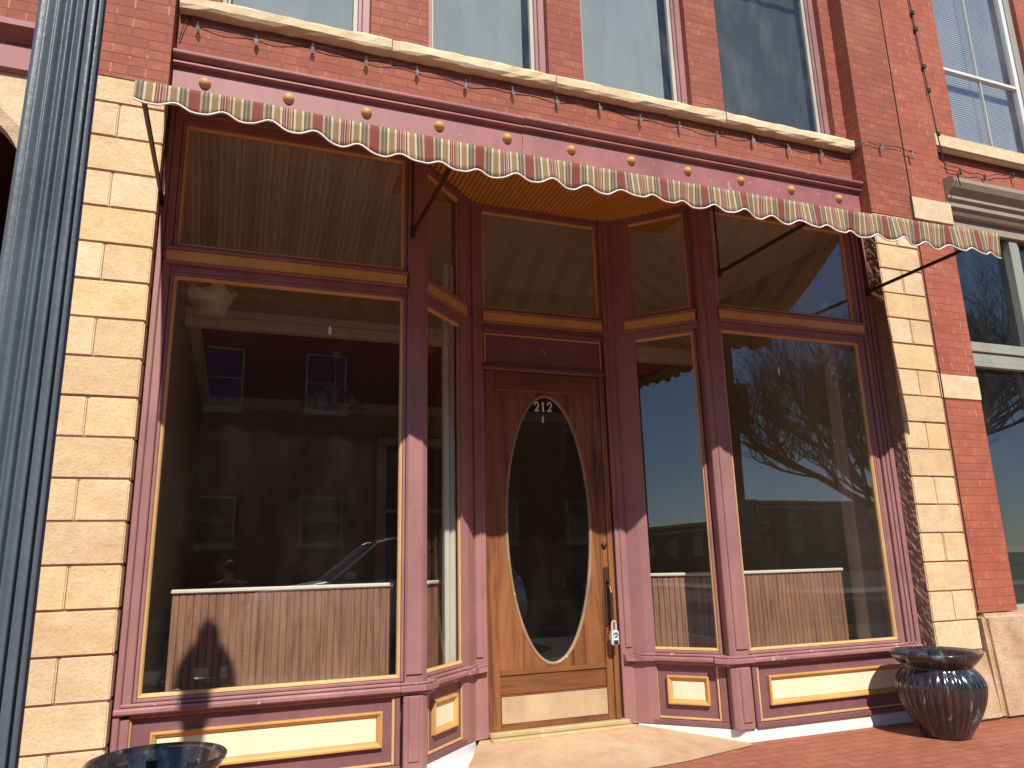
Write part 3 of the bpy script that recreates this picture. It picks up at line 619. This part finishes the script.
# ------------------------------------------------------------------ awning
XA, XB, YA = -.585, 5.43, -1.33
AW = thing('awning', (2.4, 0, 3.1), 'striped canvas awning with scalloped red, green and ochre valance over the shopfront', 'awning')
def ywave(x, t): return YA - .012 * t * math.sin(x * 9.0) - .008 * t * math.sin(x * 23 + 1)
def zbot(x): return 2.240 - .067 * max(0, min(1, (x + .1) / .9)) ** 1.2 + .038 * (.5 + .5 * math.cos(2 * math.pi * (x + .395) / .229)) ** 1.6 + .008 * math.sin(x * 2.1 + 2.3)
def ztop(x): return 2.375 - .034 * math.sin(math.pi * max(0, min(1, (x - XA) / (XB - XA)))) ** 1.5 + .004 * math.sin(x * 2.1 + 2.3)
n = 640; xs_ = [XA + (XB - XA) * k / n for k in range(n + 1)]
def strip(fn0, fn1, rows, th, name, mat, par):
    b = MB(); sides = []
    for dy in (0, th):
        g = []
        for x in xs_:
            col = []
            for r in range(rows + 1):
                t = r / rows; z = fn0(x) + (fn1(x) - fn0(x)) * t; tt = (ztop(x) - z) / .14; col.append(b.bm.verts.new(V(x, ywave(x, tt) + dy, z)))
            g.append(col)
        for A_, B_ in zip(g, g[1:]):
            for r in range(rows): b.bm.faces.new([A_[r], B_[r], B_[r + 1], A_[r + 1]])
        sides.append(g)
    a, c = sides
    for A_, B_ in zip(range(n), range(1, n + 1)):
        b.bm.faces.new([a[A_][0], a[B_][0], c[B_][0], c[A_][0]]); b.bm.faces.new([a[A_][-1], a[B_][-1], c[B_][-1], c[A_][-1]])
    return b.build(name, mat, par, True)
val = strip(ztop, lambda x: zbot(x) + .004, 5, .003, 'valance', 'stripe', AW)
b = MB(); b.tube([V(x, ywave(x, (ztop(x) - zbot(x)) / .14) + .0015, zbot(x)) for x in xs_[::2]], .0055, 6); b.build('binding', 'binding', val, True)
b = MB(); g = []
for i in range(61):
    x = XA + (XB - XA) * i / 60; col = []
    for j in range(13):
        t = j / 12; y = YA + (0 - YA) * t - .0; z = ztop(x) + (3.12 - ztop(x)) * t - .06 * math.sin(math.pi * t) * (1 if 0 < i < 60 else 1)
        col.append((b.bm.verts.new(V(x, min(y, -.034), z)), b.bm.verts.new(V(x, min(y, -.034), z - .003))))
    g.append(col)
for A_, B_ in zip(g, g[1:]):
    for j in range(12):
        for s_ in (0, 1): b.bm.faces.new([A_[j][s_], B_[j][s_], B_[j + 1][s_], A_[j + 1][s_]])
b.build('canopy', 'stripe', AW, True)
b = MB(); b.tube([V(XA, YA + .018, ztop(XA) - .012)] + [V(x, YA + .018, ztop(x) - .012) for x in [XA + (XB - XA) * k / 24 for k in range(1, 25)]], .011, 8); b.build('front_bar', 'bronze', AW, True)
for x in (-.56, 1.115, 3.785, 5.42):
    zz = ztop(x) - .012
    b = MB(); b.hexa([V(x - .011, -.04, 2.352), V(x + .011, -.04, 2.352), V(x + .011, -.04, 2.378), V(x - .011, -.04, 2.378), V(x - .011, YA + .02, zz - .013), V(x + .011, YA + .02, zz - .013), V(x + .011, YA + .02, zz + .013), V(x - .011, YA + .02, zz + .013)], .002)
    b.tube([V(x - .012, -.05, 2.37), V(x + .012, -.05, 2.37)], .026, 12)
    arm = b.build('arm', 'bronze', AW)
    b = MB(); b.tube([V(x - .005, -.045, 2.33), V(x - .005, -.045, 3.09)], .0085, 8); b.box(x - .022, x + .014, -.05, -.035, 2.32, 2.40, .003); b.build('slide_rod', 'bronze', arm)

# ------------------------------------------------------------------ string lights
ST = thing('string_lights', (2.4, -.06, 3.75), 'black wire string of clear pointed bulbs along the brick below the stone sill', 'string lights')
bx_ = [-.44 + .395 * k for k in range(15)]
def wz(x): return 3.765 - .02 * abs(math.sin((x + .44) / .79 * math.pi)) + .012 * math.sin(3 * x)
wp = [V(-.55, -.02, 3.60), V(-.53, -.03, 3.70), V(-.50, -.02, 3.80)] + [V(x, -.022 - .012 * math.sin(x * 17), wz(x)) for x in [-.47 + .05 * k for k in range(119)]] + [V(5.47, -.10, 3.82), V(5.49, -.19, 3.845)] + [V(5.55 + .06 * k, -.185, 3.86 - .015 * math.sin(k * .8)) for k in range(11)]
b = MB(); b.tube(wp, .0035, 5); b.build('wire', 'wire', ST)
for x in bx_ + [5.69, 6.08]:
    yb_, zb_ = (-.028, wz(x)) if x < 5.5 else (-.19, 3.86)
    tl = random.uniform(-.012, .012)
    b = MB(); b.tube([V(x, yb_, zb_ + .008), V(x + tl * .3, yb_ - .006, zb_ - .025)], .009, 8); so = b.build('bulb_socket', 'wire', ST)
    b = MB(); P = [V(x + tl * s_, yb_ - .006 - .012 * s_, zb_ - .025 - .062 * s_) for s_ in (0, .15, .4, .7, .9, 1)]; b.tube(P, [.008, .015, .018, .012, .005, .001], 10); b.build('bulb', 'bulb', so, True)

# ------------------------------------------------------------------ planters
def planter(c, gz, label, nubs, K=1.0, rim=-.80):
    t = thing('planter', (c[0], c[1], gz), label, 'planter', 'glazed planters on the sidewalk')
    H = rim - gz
    def rib(r, z, a):
        k = z / H
        return r * (1 + .055 * (abs(math.sin(a * 17)) - .5) * min(1, max(0, 1 - abs(k - .45) / .42) * 2.0)) if .03 < k < .80 else r
    prof = [(.001, 0), (.155, 0), (.17, .008)] + [(.168 + .147 * math.sin(min(1, q / .62) * math.pi / 2) ** 1.1 if q <= .62 else .315 - .065 * ((q - .62) / .2) ** 1.6, H * q) for q in [.03 + .79 * k / 26 for k in range(27)]]
    prof += [(.25, H * .83), (.262, H * .85), (.30, H * .91), (.328, H * .97), (.335, H * 1.0), (.326, H * 1.012), (.30, H * .965), (.265, H * .88), (.235, H * .80), (.22, H * .74)]
    prof = [(r * K, z) for r, z in prof]; b = MB(); b.lathe((c[0], c[1], gz), prof, 170, mod=rib); b.build('glazed_pot', 'glaze', t, True)
    b = MB(); b.lathe((c[0], c[1], gz + H * .77), [(.001, .005), (.1, .0), (.2, -.005), (.228, -.01)], 32, mod=lambda r, z, a: r * K); 
    for v in b.bm.verts: v.co.z += random.uniform(-.006, .006)
    b.build('soil', 'soil', t, True)
    for dx, dy in nubs:
        b = MB(); b.tube([V(c[0] + dx, c[1] + dy, gz + H * .86), V(c[0] + dx * 1.03, c[1] + dy * 1.03, gz + H * .86 + .075)], [.022, .024], 12); b.build('black_peg', 'black', t)
    return t
planter((5.13, -.45), -1.352, 'dark glazed ribbed planter standing at the foot of the right stone pier', [(-.08, .13), (.09, .12)], .97, -.752)
planter((-.25, -1.13), -1.362, 'dark glazed planter below the left window, only its rim in view', [(-.13, -.02), (-.02, .0), (.14, -.10), (-.22, -.10)], .86)

# ------------------------------------------------------------------ fluted lamp post
LX, LY = -.425, -3.25
LP = thing('lamp_post', (LX, LY, -1.385), 'tall fluted blue-grey cast iron lamp post in the left foreground', 'lamp post')
def flute(r, z, a): return r * (1 - .24 * abs(math.cos(a * 8)) ** 2.2)
b = MB(); b.lathe((LX, LY, 0), [(.074, -.55), (.071, 0), (.0675, 1.0), (.064, 2.5)], 216, mod=flute); b.build('fluted_shaft', 'post', LP, True)
b = MB(); b.lathe((LX, LY, 0), [(.001, -1.385), (.20, -1.385), (.20, -1.28), (.17, -1.25), (.165, -1.0), (.13, -.90), (.12, -.70), (.095, -.66), (.088, -.60), (.072, -.55), (.001, -.549)], 32); b.build('base', 'post', LP)
b = MB(); b.lathe((LX, LY, 0), [(.001, 2.49), (.07, 2.5), (.088, 2.54), (.088, 2.60), (.065, 2.66), (.07, 2.70), (.13, 2.76), (.14, 2.80), (.001, 2.801)], 32); b.build('collar', 'post', LP, True)
b = MB(); b.lathe((LX, LY, 0), [(.135, 2.802), (.172, 2.86), (.190, 2.96), (.192, 3.06), (.18, 3.14), (.145, 3.22), (.09, 3.27), (.068, 3.30)], 32); b.build('globe', 'globe', LP, True)
b = MB(); b.lathe((LX, LY, 0), [(.067, 3.301), (.070, 3.36), (.066, 3.41), (.045, 3.45), (.001, 3.468)], 24); b.build('finial', 'post', LP, True)

# ------------------------------------------------------------------ neighbour on the right
NR = thing('right_neighbour_building', (8, 0, -1.34), 'orange brick building on the right with taupe cornice and dark shop windows', 'building')
b = MB(); b.box(5.992, 6.50, -.15, 0, -.52, 1.355, 0); b.box(5.992, 6.50, -.15, 0, 1.585, 3.135, 0); b.box(5.992, 6.50, -.15, 0, 3.375, 7.5, 0); b.build('brick_pier', 'brick_orange', NR)
b = MB(); b.box(5.99, 6.505, -.162, 0, 1.356, 1.584, .008); b.build('stone_band', 'stone_pale', NR); b = MB(); b.box(5.99, 6.54, -.168, 0, 3.136, 3.374, .008); b.build('stone_band', 'stone_pale', NR)
b = MB()
for (x0, x1, z0, z1, ya, yb2) in ((6.03, 6.95, -1.36, -.53, -.27, -.20), (5.52, 6.015, -1.36, -.80, -.26, -.19)):
    b.hexa([V(x0 - .02, ya, z0), V(x1, ya, z0), V(x1, .0, z0), V(x0 - .02, .0, z0), V(x0, yb2, z1), V(x1, yb2, z1), V(x1, 0, z1), V(x0, 0, z1)], .035, 3)
b.build('base_stone', 'stone_base', NR)
b = MB(); b.box(6.5, 7.02, 0, .3, 4.15, 7.5, 0); b.box(6.5, 14, 0, .3, 3.60, 4.02, 0); b.box(8.42, 10, 0, .3, 4.15, 7.5, 0); b.box(11.4, 14, 0, .3, 4.15, 7.5, 0); b.box(7.02, 14, .0, .3, 7.0, 7.5, 0); b.box(6.5, 14, .01, .3, 4.02, 4.15, 0); b.build('brick_wall', 'brick_orange', NR)
b = MB(); b.box(6.56, 14, -.10, -.001, 4.06, 4.22, .015, 2); b.build('stone_sill', 'stone_pale', NR)
prof = [(0, 3.18), (-.05, 3.18), (-.05, 3.29), (-.10, 3.30), (-.12, 3.33), (-.12, 3.345), (-.15, 3.36), (-.15, 3.40), (-.18, 3.43), (-.18, 3.46), (-.24, 3.52), (-.27, 3.57), (-.27, 3.61), (-.22, 3.64), (0, 3.66)]
b = MB(); b.prism_x(prof, 6.505, 14); b.build('cornice', 'taupe', NR)
for x0, x1, c in ((7.02, 8.42, 1), (10, 11.4, 0)):
    b = MB(); b.box(x1 - .09, x1, .05, .16, 4.222, 7, .006); b.box(x0, x0 + .04, .05, .16, 4.222, 7, .006); b.box(x0, x1, .10, .17, 6.94, 6.999, 0); o = b.build('upper_window', 'sage', NR)
    b = MB(); b.box(x0 + .041, x0 + .065, .07, .13, 4.23, 7, .004); b.box(x1 - .15, x1 - .091, .07, .13, 4.23, 7, .004); b.box(x0 + .065, x1 - .15, .068, .12, 5.20, 5.24, .004); b.box(7.69 + x0 - 7.02, 7.698 + x0 - 7.02, .082, .12, 4.35, 5.199, .002); b.box(7.668 + x0 - 7.02, 7.675 + x0 - 7.02, .082, .12, 5.24, 7, .002); b.build('sash', 'offwhite', o)
    b = MB(); b.box(x0 + .05, x1 - .1, .10, .104, 4.22, 7, 0); b.build('pane', 'glass_blind', o)
    b = MB(); z = 4.22
    while z < 7: b.hexa([V(x0 + .05, .20, z), V(x1 - .1, .20, z), V(x1 - .1, .2005, z), V(x0 + .05, .2005, z), V(x0 + .05, .207, z + .0275), V(x1 - .1, .207, z + .0275), V(x1 - .1, .2075, z + .0275), V(x0 + .05, .2075, z + .0275)]); z += .028
    b.build('blind', 'blind', o)
b = MB(); b.box(6.505, 6.60, -.01, .16, -.52, 3.18, .006); b.box(7.50, 7.62, -.02, .12, -.48, 3.18, .006); b.box(7.635, 7.66, 0.0, .12, -.48, 3.18, .003); b.box(6.60, 14, .0, .12, 1.90, 2.0, .006); b.box(6.60, 14, .02, .12, 1.80, 1.899, .004); b.box(6.60, 14, .01, .12, 1.75, 1.799, .006); b.box(6.60, 14, -.05, .15, -.60, -.49, .01); b.box(9.4, 9.55, 0, .12, -.48, 3.18, .006); b.build('shop_window_frame', 'sage', NR)
b = MB(); b.box(6.60, 14, -.01, .2, -1.36, -.61, .01); b.build('stall_riser', 'taupe', NR)
b = MB(); b.box(6.60, 14, .06, .065, -.50, 3.18, 0); b.build('shop_glass', 'glass_dark', NR)
b = MB(); b.box(6.55, 14, 3, 3.1, -1.3, 3.3, 0); b.box(6.55, 14, .2, 3, -1.34, -1.3, 0); b.box(6.5, 14, .1, 3.1, 3.2, 3.3, 0); b.build('shop_interior', 'olive', NR)
# cables on the neighbour
b = MB(); b.tube([V(6.005 - .012, -.185, 7.4), V(5.99, -.182, 5.2), V(5.993, -.182, 3.4), V(5.99, -.184, 1.2), V(5.992, -.18, -.5)], .0065, 6); tag(b.build('cable', 'wire'), 'thin dark cable running down the joint between the two buildings', 'cable')
c2 = thing('cable_run', (6.52, -.17, 3.4), 'black cable with small clips hanging down the edge of the orange brick pier', 'cable')
b = MB(); b.tube([V(6.42, -.165, 7.4), V(6.44, -.17, 6.0), V(6.47, -.168, 5.2), V(6.50, -.17, 4.5), V(6.52, -.17, 4.1), V(6.54, -.18, 3.7), V(6.53, -.29, 3.62), V(6.54, -.30, 3.5)], .006, 6); b.build('wire', 'wire', c2)
for z in (5.55, 5.35, 4.9, 4.62, 4.12):
    b = MB(); b.box(6.42 + (6 - z) * .045, 6.46 + (6 - z) * .045, -.185, -.165, z, z + .05, .004); b.build('clip', 'wire', c2)
s2 = thing('string_lights', (7.2, -.03, 3.9), 'sagging black light string below the right building sill', 'string lights')
b = MB(); b.tube([V(6.56 + .06 * k, -.03 - .004 * math.sin(k), 3.98 - .10 * math.sin(k * .16) + .012 * math.sin(k * 1.3)) for k in range(60)], .004, 5); b.build('wire', 'wire', s2)
for x in (6.95, 7.3, 7.75, 8.2, 8.65):
    z = 3.98 - .10 * math.sin((x - 6.56) / .06 * .16); b = MB(); b.tube([V(x, -.03, z), V(x, -.035, z - .06)], [.012, .010], 8); so = b.build('bulb_socket', 'wire', s2)
    b = MB(); b.tube([V(x, -.035, z - .061), V(x + .012, -.04, z - .09), V(x + .02, -.045, z - .11)], [.010, .013, .002], 8); b.build('bulb', 'bulb', so, True)

# ------------------------------------------------------------------ neighbour on the left
NL = thing('left_neighbour_building', (-4, 0, -1.34), 'brick and buff stone building at the far left with a stone arch', 'building')
b = MB(); b.box(-9, -1.325, -.10, 0.2, 3.33, 7.5, 0); b.build('brick_wall', 'brick', NL)
prof2 = [(0, 3.05), (-.13, 3.05), (-.16, 3.065), (-.16, 3.085), (-.13, 3.10), (-.13, 3.26), (-.15, 3.262), (-.15, 3.28), (-.17, 3.30), (-.22, 3.33), (-.22, 3.37), (-.18, 3.40), (0, 3.41)]
b = MB(); b.prism_x(prof2, -9, -1.325); b.build('beam', 'fade', NL)
pts = [(-1.325, -1.36), (-1.325, 3.049), (-9, 3.049), (-9, -1.36), (-3.5, -1.36)]
arch = [(-2.42 + 1.08 * math.cos(R(a)), 2.38 + .60 * math.sin(R(a))) for a in range(180, -1, -10)]
b = MB(); b.prism_y(pts[:1] + pts[1:] + arch + [(-1.34, -1.36)], -.12, .0); b.build('stone_arch_wall', 'stone', NL)
b = MB(); 
for a in range(0, 180, 6):
    q = [(-2.42 + r * math.cos(R(a + d)), 2.38 + (r - .48) * math.sin(R(a + d))) for r, d in ((1.08, 0), (1.16, 0), (1.16, 6), (1.08, 6))]; b.prism_y(q, -.145, -.121)
b.build('arch_moulding', 'stone_base', NL)
b = MB(); b.box(-3.8, -1.20, 2.4, 2.5, -1.36, 3.0, 0); b.box(-1.30, -1.20, .01, 2.399, -1.36, 3.0, 0); b.box(-3.8, -3.7, .01, 2.399, -1.36, 3.0, 0); b.box(-3.8, -1.20, .01, 2.5, 3.001, 3.04, 0)
b.build('dark_recess', 'back_dark', NL)  # near-black brown puts the shade of the deep recess into its colour

# ------------------------------------------------------------------ across the street, seen in the glass
def facade(name, x0, x1, y, ztop, wins, label, mat='brick_far', rows=((.7, 2.2), (5.0, 7.0))):
    t = thing(name, ((x0 + x1) / 2, y, -1.34), label, 'building', 'buildings across the street')
    b = MB(); b.box(x0, x1, y - 12, y, -1.4, ztop, 0); b.build('wall', mat, t)
    b = MB(); b.box(x0 - .1, x1 + .1, y - .3, y + .25, ztop, ztop + .25, .02); b.box(x0, x1, y + .0005, y + .12, ztop - .5, ztop - .35, .01); b.build('cornice', 'stone_pale', t)
    for z0, z1 in rows:
        for a, c in wins:
            b = MB(); w = .07
            for q in ((a, a + w, z0, z1), (c - w, c, z0, z1), (a + w, c - w, z0, z0 + w), (a + w, c - w, z1 - w, z1), (a + w, c - w, (z0 + z1) / 2 - .03, (z0 + z1) / 2 + .03)): b.box(q[0], q[1], y + .002, y + .07, q[2], q[3], .004)
            b.box(a - .08, c + .08, y + .002, y + .12, z0 - .14, z0 - .01, .006)
            o = b.build('window', 'sash', t); b = MB(); b.box(a + w, c - w, y + .004, y + .012, z0 + w, z1 - w, 0); b.build('pane', 'dark_pane', o)
    return t
M['car_glass'] = paint('car_window_sky_tone', (.10, .13, .17, 1), .06, .05, bump=0); M['dark_pane'] = paint('dark_window_pane', (.05, .065, .085, 1), .06, .05, bump=0)  # car glass base is lightened to carry a sky reflection in its colour
wn_ = [(-1.3 + 3.3 * k, .05 + 3.3 * k) for k in range(-4, 7)]
facade('opposite_building', -15, 19.3, -20, 9.6, wn_, 'two storey brown brick building straight across the street with white framed windows')
facade('distant_building', 24, 46, -52, 2.7, [(25 + 3 * k, 26.4 + 3 * k) for k in range(7)], 'low brick building far across the square with a flat roof', rows=((.4, 2.2),))
facade('distant_building', 46.2, 80, -56, 5.0, [(48 + 4 * k, 49.6 + 4 * k) for k in range(8)], 'longer two storey building beyond the low flat roofed one', rows=((.4, 1.8), (2.7, 4.1)))
facade('distant_building', -75, -30, -34, 2.6, [(-72 + 4 * k, -70.4 + 4 * k) for k in range(10)], 'low shop row down the street to the left', rows=((.2, 1.6),))
# bare tree
def tree(x, y, seed, label, h=8.5):
    rnd = random.Random(seed); t = thing('bare_tree', (x, y, -1.4), label, 'tree'); tr = MB(); br = MB()
    def grow(mb, p, d, r, l, depth):
        pts = [p]; rs = [r]; q = p.copy(); dd = d.copy(); k = 5
        for i in range(k):
            dd = (dd + Vector((rnd.uniform(-.22, .22), rnd.uniform(-.22, .22), rnd.uniform(-.05, .16)))).normalized(); q = q + dd * l / k; pts.append(q.copy()); rs.append(r * (1 - .5 * (i + 1) / k))
        mb.tube(pts, rs, 6 if depth > 2 else 5, cap=False)
        if depth <= 0 or r < .005: return
        for i in (1, 2, 3, 4, 5):
            for _ in range(2 if i == 5 or depth == 1 else 1):
                ax = Vector((rnd.uniform(-1, 1), rnd.uniform(-1, 1), rnd.uniform(-.15, .5))).normalized(); nd = (dd * .75 + ax * .8).normalized()
                grow(br, pts[i], nd, rs[i] * rnd.uniform(.55, .75), l * rnd.uniform(.55, .8), depth - 1)
    grow(tr, V(x, y, -1.45), Vector((-.05, 0, 1)), .26, 3.2, 0)
    top = V(x - .16, y, 1.6)
    for k in range(5):
        a = k * 1.26 + .4; grow(br, top + Vector((0, 0, -.2 * k)), Vector((math.cos(a) * .9, math.sin(a) * .8, .45)).normalized(), .15, 3.8, 4)
    tr.build('trunk', 'bark', t, True); br.build('limbs', 'bark', t); return t
tree(18.9, -12.3, 11, 'leafless street tree with spreading limbs across the street')
# cars
def car(x, y, label, mat, name='parked_car', K=1.0):
    t = thing(name, (x, y, -1.55), label, 'car', 'cars parked across the street')
    z = lambda h: -1.55 + h
    secs = [(-2.35, .45, .62, .80, .62), (-2.25, .35, .95, .92, .80), (-1.2, .32, 1.12, .95, .86), (-1.15, .32, 1.13, .95, .86), (.0, .32, 1.14, .96, .88), (1.9, .32, 1.14, .96, .88), (2.25, .36, 1.10, .92, .84), (2.35, .45, .80, .86, .78)]
    b = MB(); R_ = []
    for sx, zl, zh, w, wt in secs:
        P = [(-w * .92, zl), (-w, zl + .12), (-w, (zl + zh) / 2 + .1), (-wt, zh), (wt, zh), (w, (zl + zh) / 2 + .1), (w, zl + .12), (w * .92, zl)]
        R_.append([b.bm.verts.new(V(x + sx, y + py, z(pz))) for py, pz in P])
    for A_, B_ in zip(R_, R_[1:]):
        for k in range(8): b.bm.faces.new([A_[k], A_[(k + 1) % 8], B_[(k + 1) % 8], B_[k]])
    b.bm.faces.new(R_[0]); b.bm.faces.new(R_[-1][::-1]); b._bev(list(b.bm.verts), .04, 2); b.build('body', mat, t, True)
    b = MB(); R_ = []
    for sx, zh, w in ((-1.15, 1.135, .84), (-.45, 1.66, .70), (-.2, 1.72, .68), (1.5, 1.72, .68), (1.75, 1.68, .70), (2.15, 1.145, .82)):
        R_.append([b.bm.verts.new(V(x + sx, y + q * w, z(zh))) for q in (-1, 1)] + [b.bm.verts.new(V(x + sx, y + q * .84, z(1.11))) for q in (1, -1)])
    for A_, B_ in zip(R_, R_[1:]):
        for k in range(4): b.bm.faces.new([A_[k], A_[(k + 1) % 4], B_[(k + 1) % 4], B_[k]])
    b.bm.faces.new(R_[0]); b.bm.faces.new(R_[-1][::-1]); b.build('windows', 'car_glass', t)
    b = MB(); b.box(x - .35, x + 1.7, y - .69, y + .69, z(1.70), z(1.76), .03, 2)
    for q in (-1, 1): b.tube([V(x - 1.13, y + q * .85, z(1.14)), V(x - .45, y + q * .71, z(1.68)), V(x - .2, y + q * .70, z(1.74)), V(x + 1.5, y + q * .70, z(1.74)), V(x + 1.78, y + q * .71, z(1.69)), V(x + 2.14, y + q * .83, z(1.15))], .022, 8)
    for sx in (.6,): 
        for q in (-1, 1): b.hexa([V(x + sx - .04, y + q * .855, z(1.12)), V(x + sx + .04, y + q * .855, z(1.12)), V(x + sx + .04, y + q * .80, z(1.12)), V(x + sx - .04, y + q * .80, z(1.12)), V(x + sx - .04, y + q * .70, z(1.72)), V(x + sx + .04, y + q * .70, z(1.72)), V(x + sx + .04, y + q * .65, z(1.72)), V(x + sx - .04, y + q * .65, z(1.72))])
    b.build('roof', mat, t)
    for sx in (-1.5, 1.5):
        for q in (-1, 1):
            b = MB(); b.tube([V(x + sx, y + q * .78, z(.34)), V(x + sx, y + q * .98, z(.34))], .34, 28); w = b.build('wheel', 'tyre', t)
            b = MB(); b.tube([V(x + sx, y + q * .97, z(.34)), V(x + sx, y + q * .99, z(.34))], .21, 20); b.build('rim', 'steel', w)
    for q in (-1, 1):
        b = MB(); b.ball((x - 2.27, y + q * .68, z(.78)), 1, .07, .17, .08); b.build('headlight', 'globe', t, True)
        b = MB(); b.box(x - .95, x - .80, y + q * .98 - .06, y + q * .98 + .06, z(1.16), z(1.27), .02); b.build('mirror', mat, t)
    t.scale = (K, K, K); return t
car(2.9, -9.0, 'silver sport utility car parked behind the photographer', 'car', K=1.14)
car(12.0, -14.8, 'dark blue sport utility car parked across the street', 'car_dark')

# ------------------------------------------------------------------ the photographer, reflected faintly in the left window
PT = thing('person', (0, -5.42, -1.55), 'person in dark jacket and jeans holding up a phone in both hands', 'person')
def skin(name, verts, edges, radii, mat, parent, root=0, sub=2):
    me = bpy.data.meshes.new(name); pw = WORLD[parent.name]
    me.from_pydata([V(*v) - pw for v in verts], edges, []); o = bpy.data.objects.new(name, me); COL.objects.link(o); o.parent = parent
    md = o.modifiers.new('skin', 'SKIN'); md.use_smooth_shade = True
    for i, r in enumerate(radii):
        q = me.skin_vertices[0].data[i]; q.radius = (r, r) if not isinstance(r, tuple) else r; q.use_root = (i == root)
    sb = o.modifiers.new('sub', 'SUBSURF'); sb.levels = sub; sb.render_levels = sub
    me.materials.append(M[mat]); WORLD[o.name] = pw; return o
px, py, g0 = 0.0, -5.46, -1.55
bodyv = [(px, py, g0 + .88), (px, py, g0 + 1.05), (px, py + .01, g0 + 1.25), (px, py, g0 + 1.36), (px, py + .02, g0 + 1.43), (px, py + .05, g0 + 1.50), (px, py + .06, g0 + 1.57),
         (px - .17, py, g0 + 1.33), (px - .24, py + .05, g0 + 1.10), (px - .10, py + .27, g0 + 1.24), (px - .075, py + .33, g0 + 1.28),
         (px + .17, py, g0 + 1.33), (px + .24, py + .05, g0 + 1.10), (px + .10, py + .27, g0 + 1.24), (px + .075, py + .33, g0 + 1.28),
         (px - .10, py, g0 + .80), (px - .11, py + .01, g0 + .46), (px - .12, py - .02, g0 + .09), (px - .13, py + .13, g0 + .04),
         (px + .10, py, g0 + .80), (px + .11, py + .01, g0 + .46), (px + .12, py - .02, g0 + .09), (px + .13, py + .13, g0 + .04)]
bodye = [(0, 1), (1, 2), (2, 3), (3, 4), (4, 5), (5, 6), (3, 7), (7, 8), (8, 9), (9, 10), (3, 11), (11, 12), (12, 13), (13, 14), (0, 15), (15, 16), (16, 17), (17, 18), (0, 19), (19, 20), (20, 21), (21, 22)]
bodyr = [(.13, .09), (.12, .08), (.12, .08), (.10, .06), .05, .06, .055, .05, .038, .030, .028, .05, .038, .030, .028, .09, .06, .042, .035, .09, .06, .042, .035]
body = skin('body', bodyv, bodye, bodyr, 'skin', PT)
jv = bodyv[:4] + [bodyv[i] for i in (7, 8, 9, 11, 12, 13)]; je = [(0, 1), (1, 2), (2, 3), (3, 4), (4, 5), (5, 6), (3, 7), (7, 8), (8, 9)]
skin('jacket', jv, je, [(.17, .13), (.165, .125), (.18, .13), (.14, .10), .08, .062, .045, .08, .062, .045], 'shirt', PT)
tv = [bodyv[0]] + [bodyv[i] for i in (15, 16, 17, 19, 20, 21)]; skin('trousers', tv, [(0, 1), (1, 2), (2, 3), (0, 4), (4, 5), (5, 6)], [(.16, .12), .105, .075, .062, .105, .075, .062], 'jeans', PT)
b = MB(); b.ball((px, py + .03, g0 + 1.55), .098, .95, 1.1, 1.12, 20); b.build('hair', 'hair', PT, True)
b = MB(); b.ball((px, py + .085, g0 + 1.53), .075, .9, .8, 1.15, 20); b.ball((px, py + .15, g0 + 1.525), .014, .8, 1, 1.3, 8); fc = b.build('face', 'skin', PT, True)
for q in (-1, 1):
    for k in range(4):
        hx = px + q * .075; z = g0 + 1.30 - .02 * k
        fv = [(hx, py + .34, z - .01), (hx, py + .385, z), (hx - q * .022, py + .405, z + .004), (hx - q * .04, py + .402, z + .004)]
        skin('finger', fv, [(0, 1), (1, 2), (2, 3)], [.010, .009, .008, .007], 'skin', body, sub=1)
    skin('thumb', [(hx, py + .34, g0 + 1.27), (hx - q * .02, py + .36, g0 + 1.28), (hx - q * .04, py + .37, g0 + 1.29)], [(0, 1), (1, 2)], [.012, .010, .008], 'skin', body, sub=1)
b = MB(); b.box(-.078, .078, -5.083, -5.074, -.038, .036, .004); tag(b.build('phone', 'black'), 'black phone held sideways by the person taking the picture', 'phone')
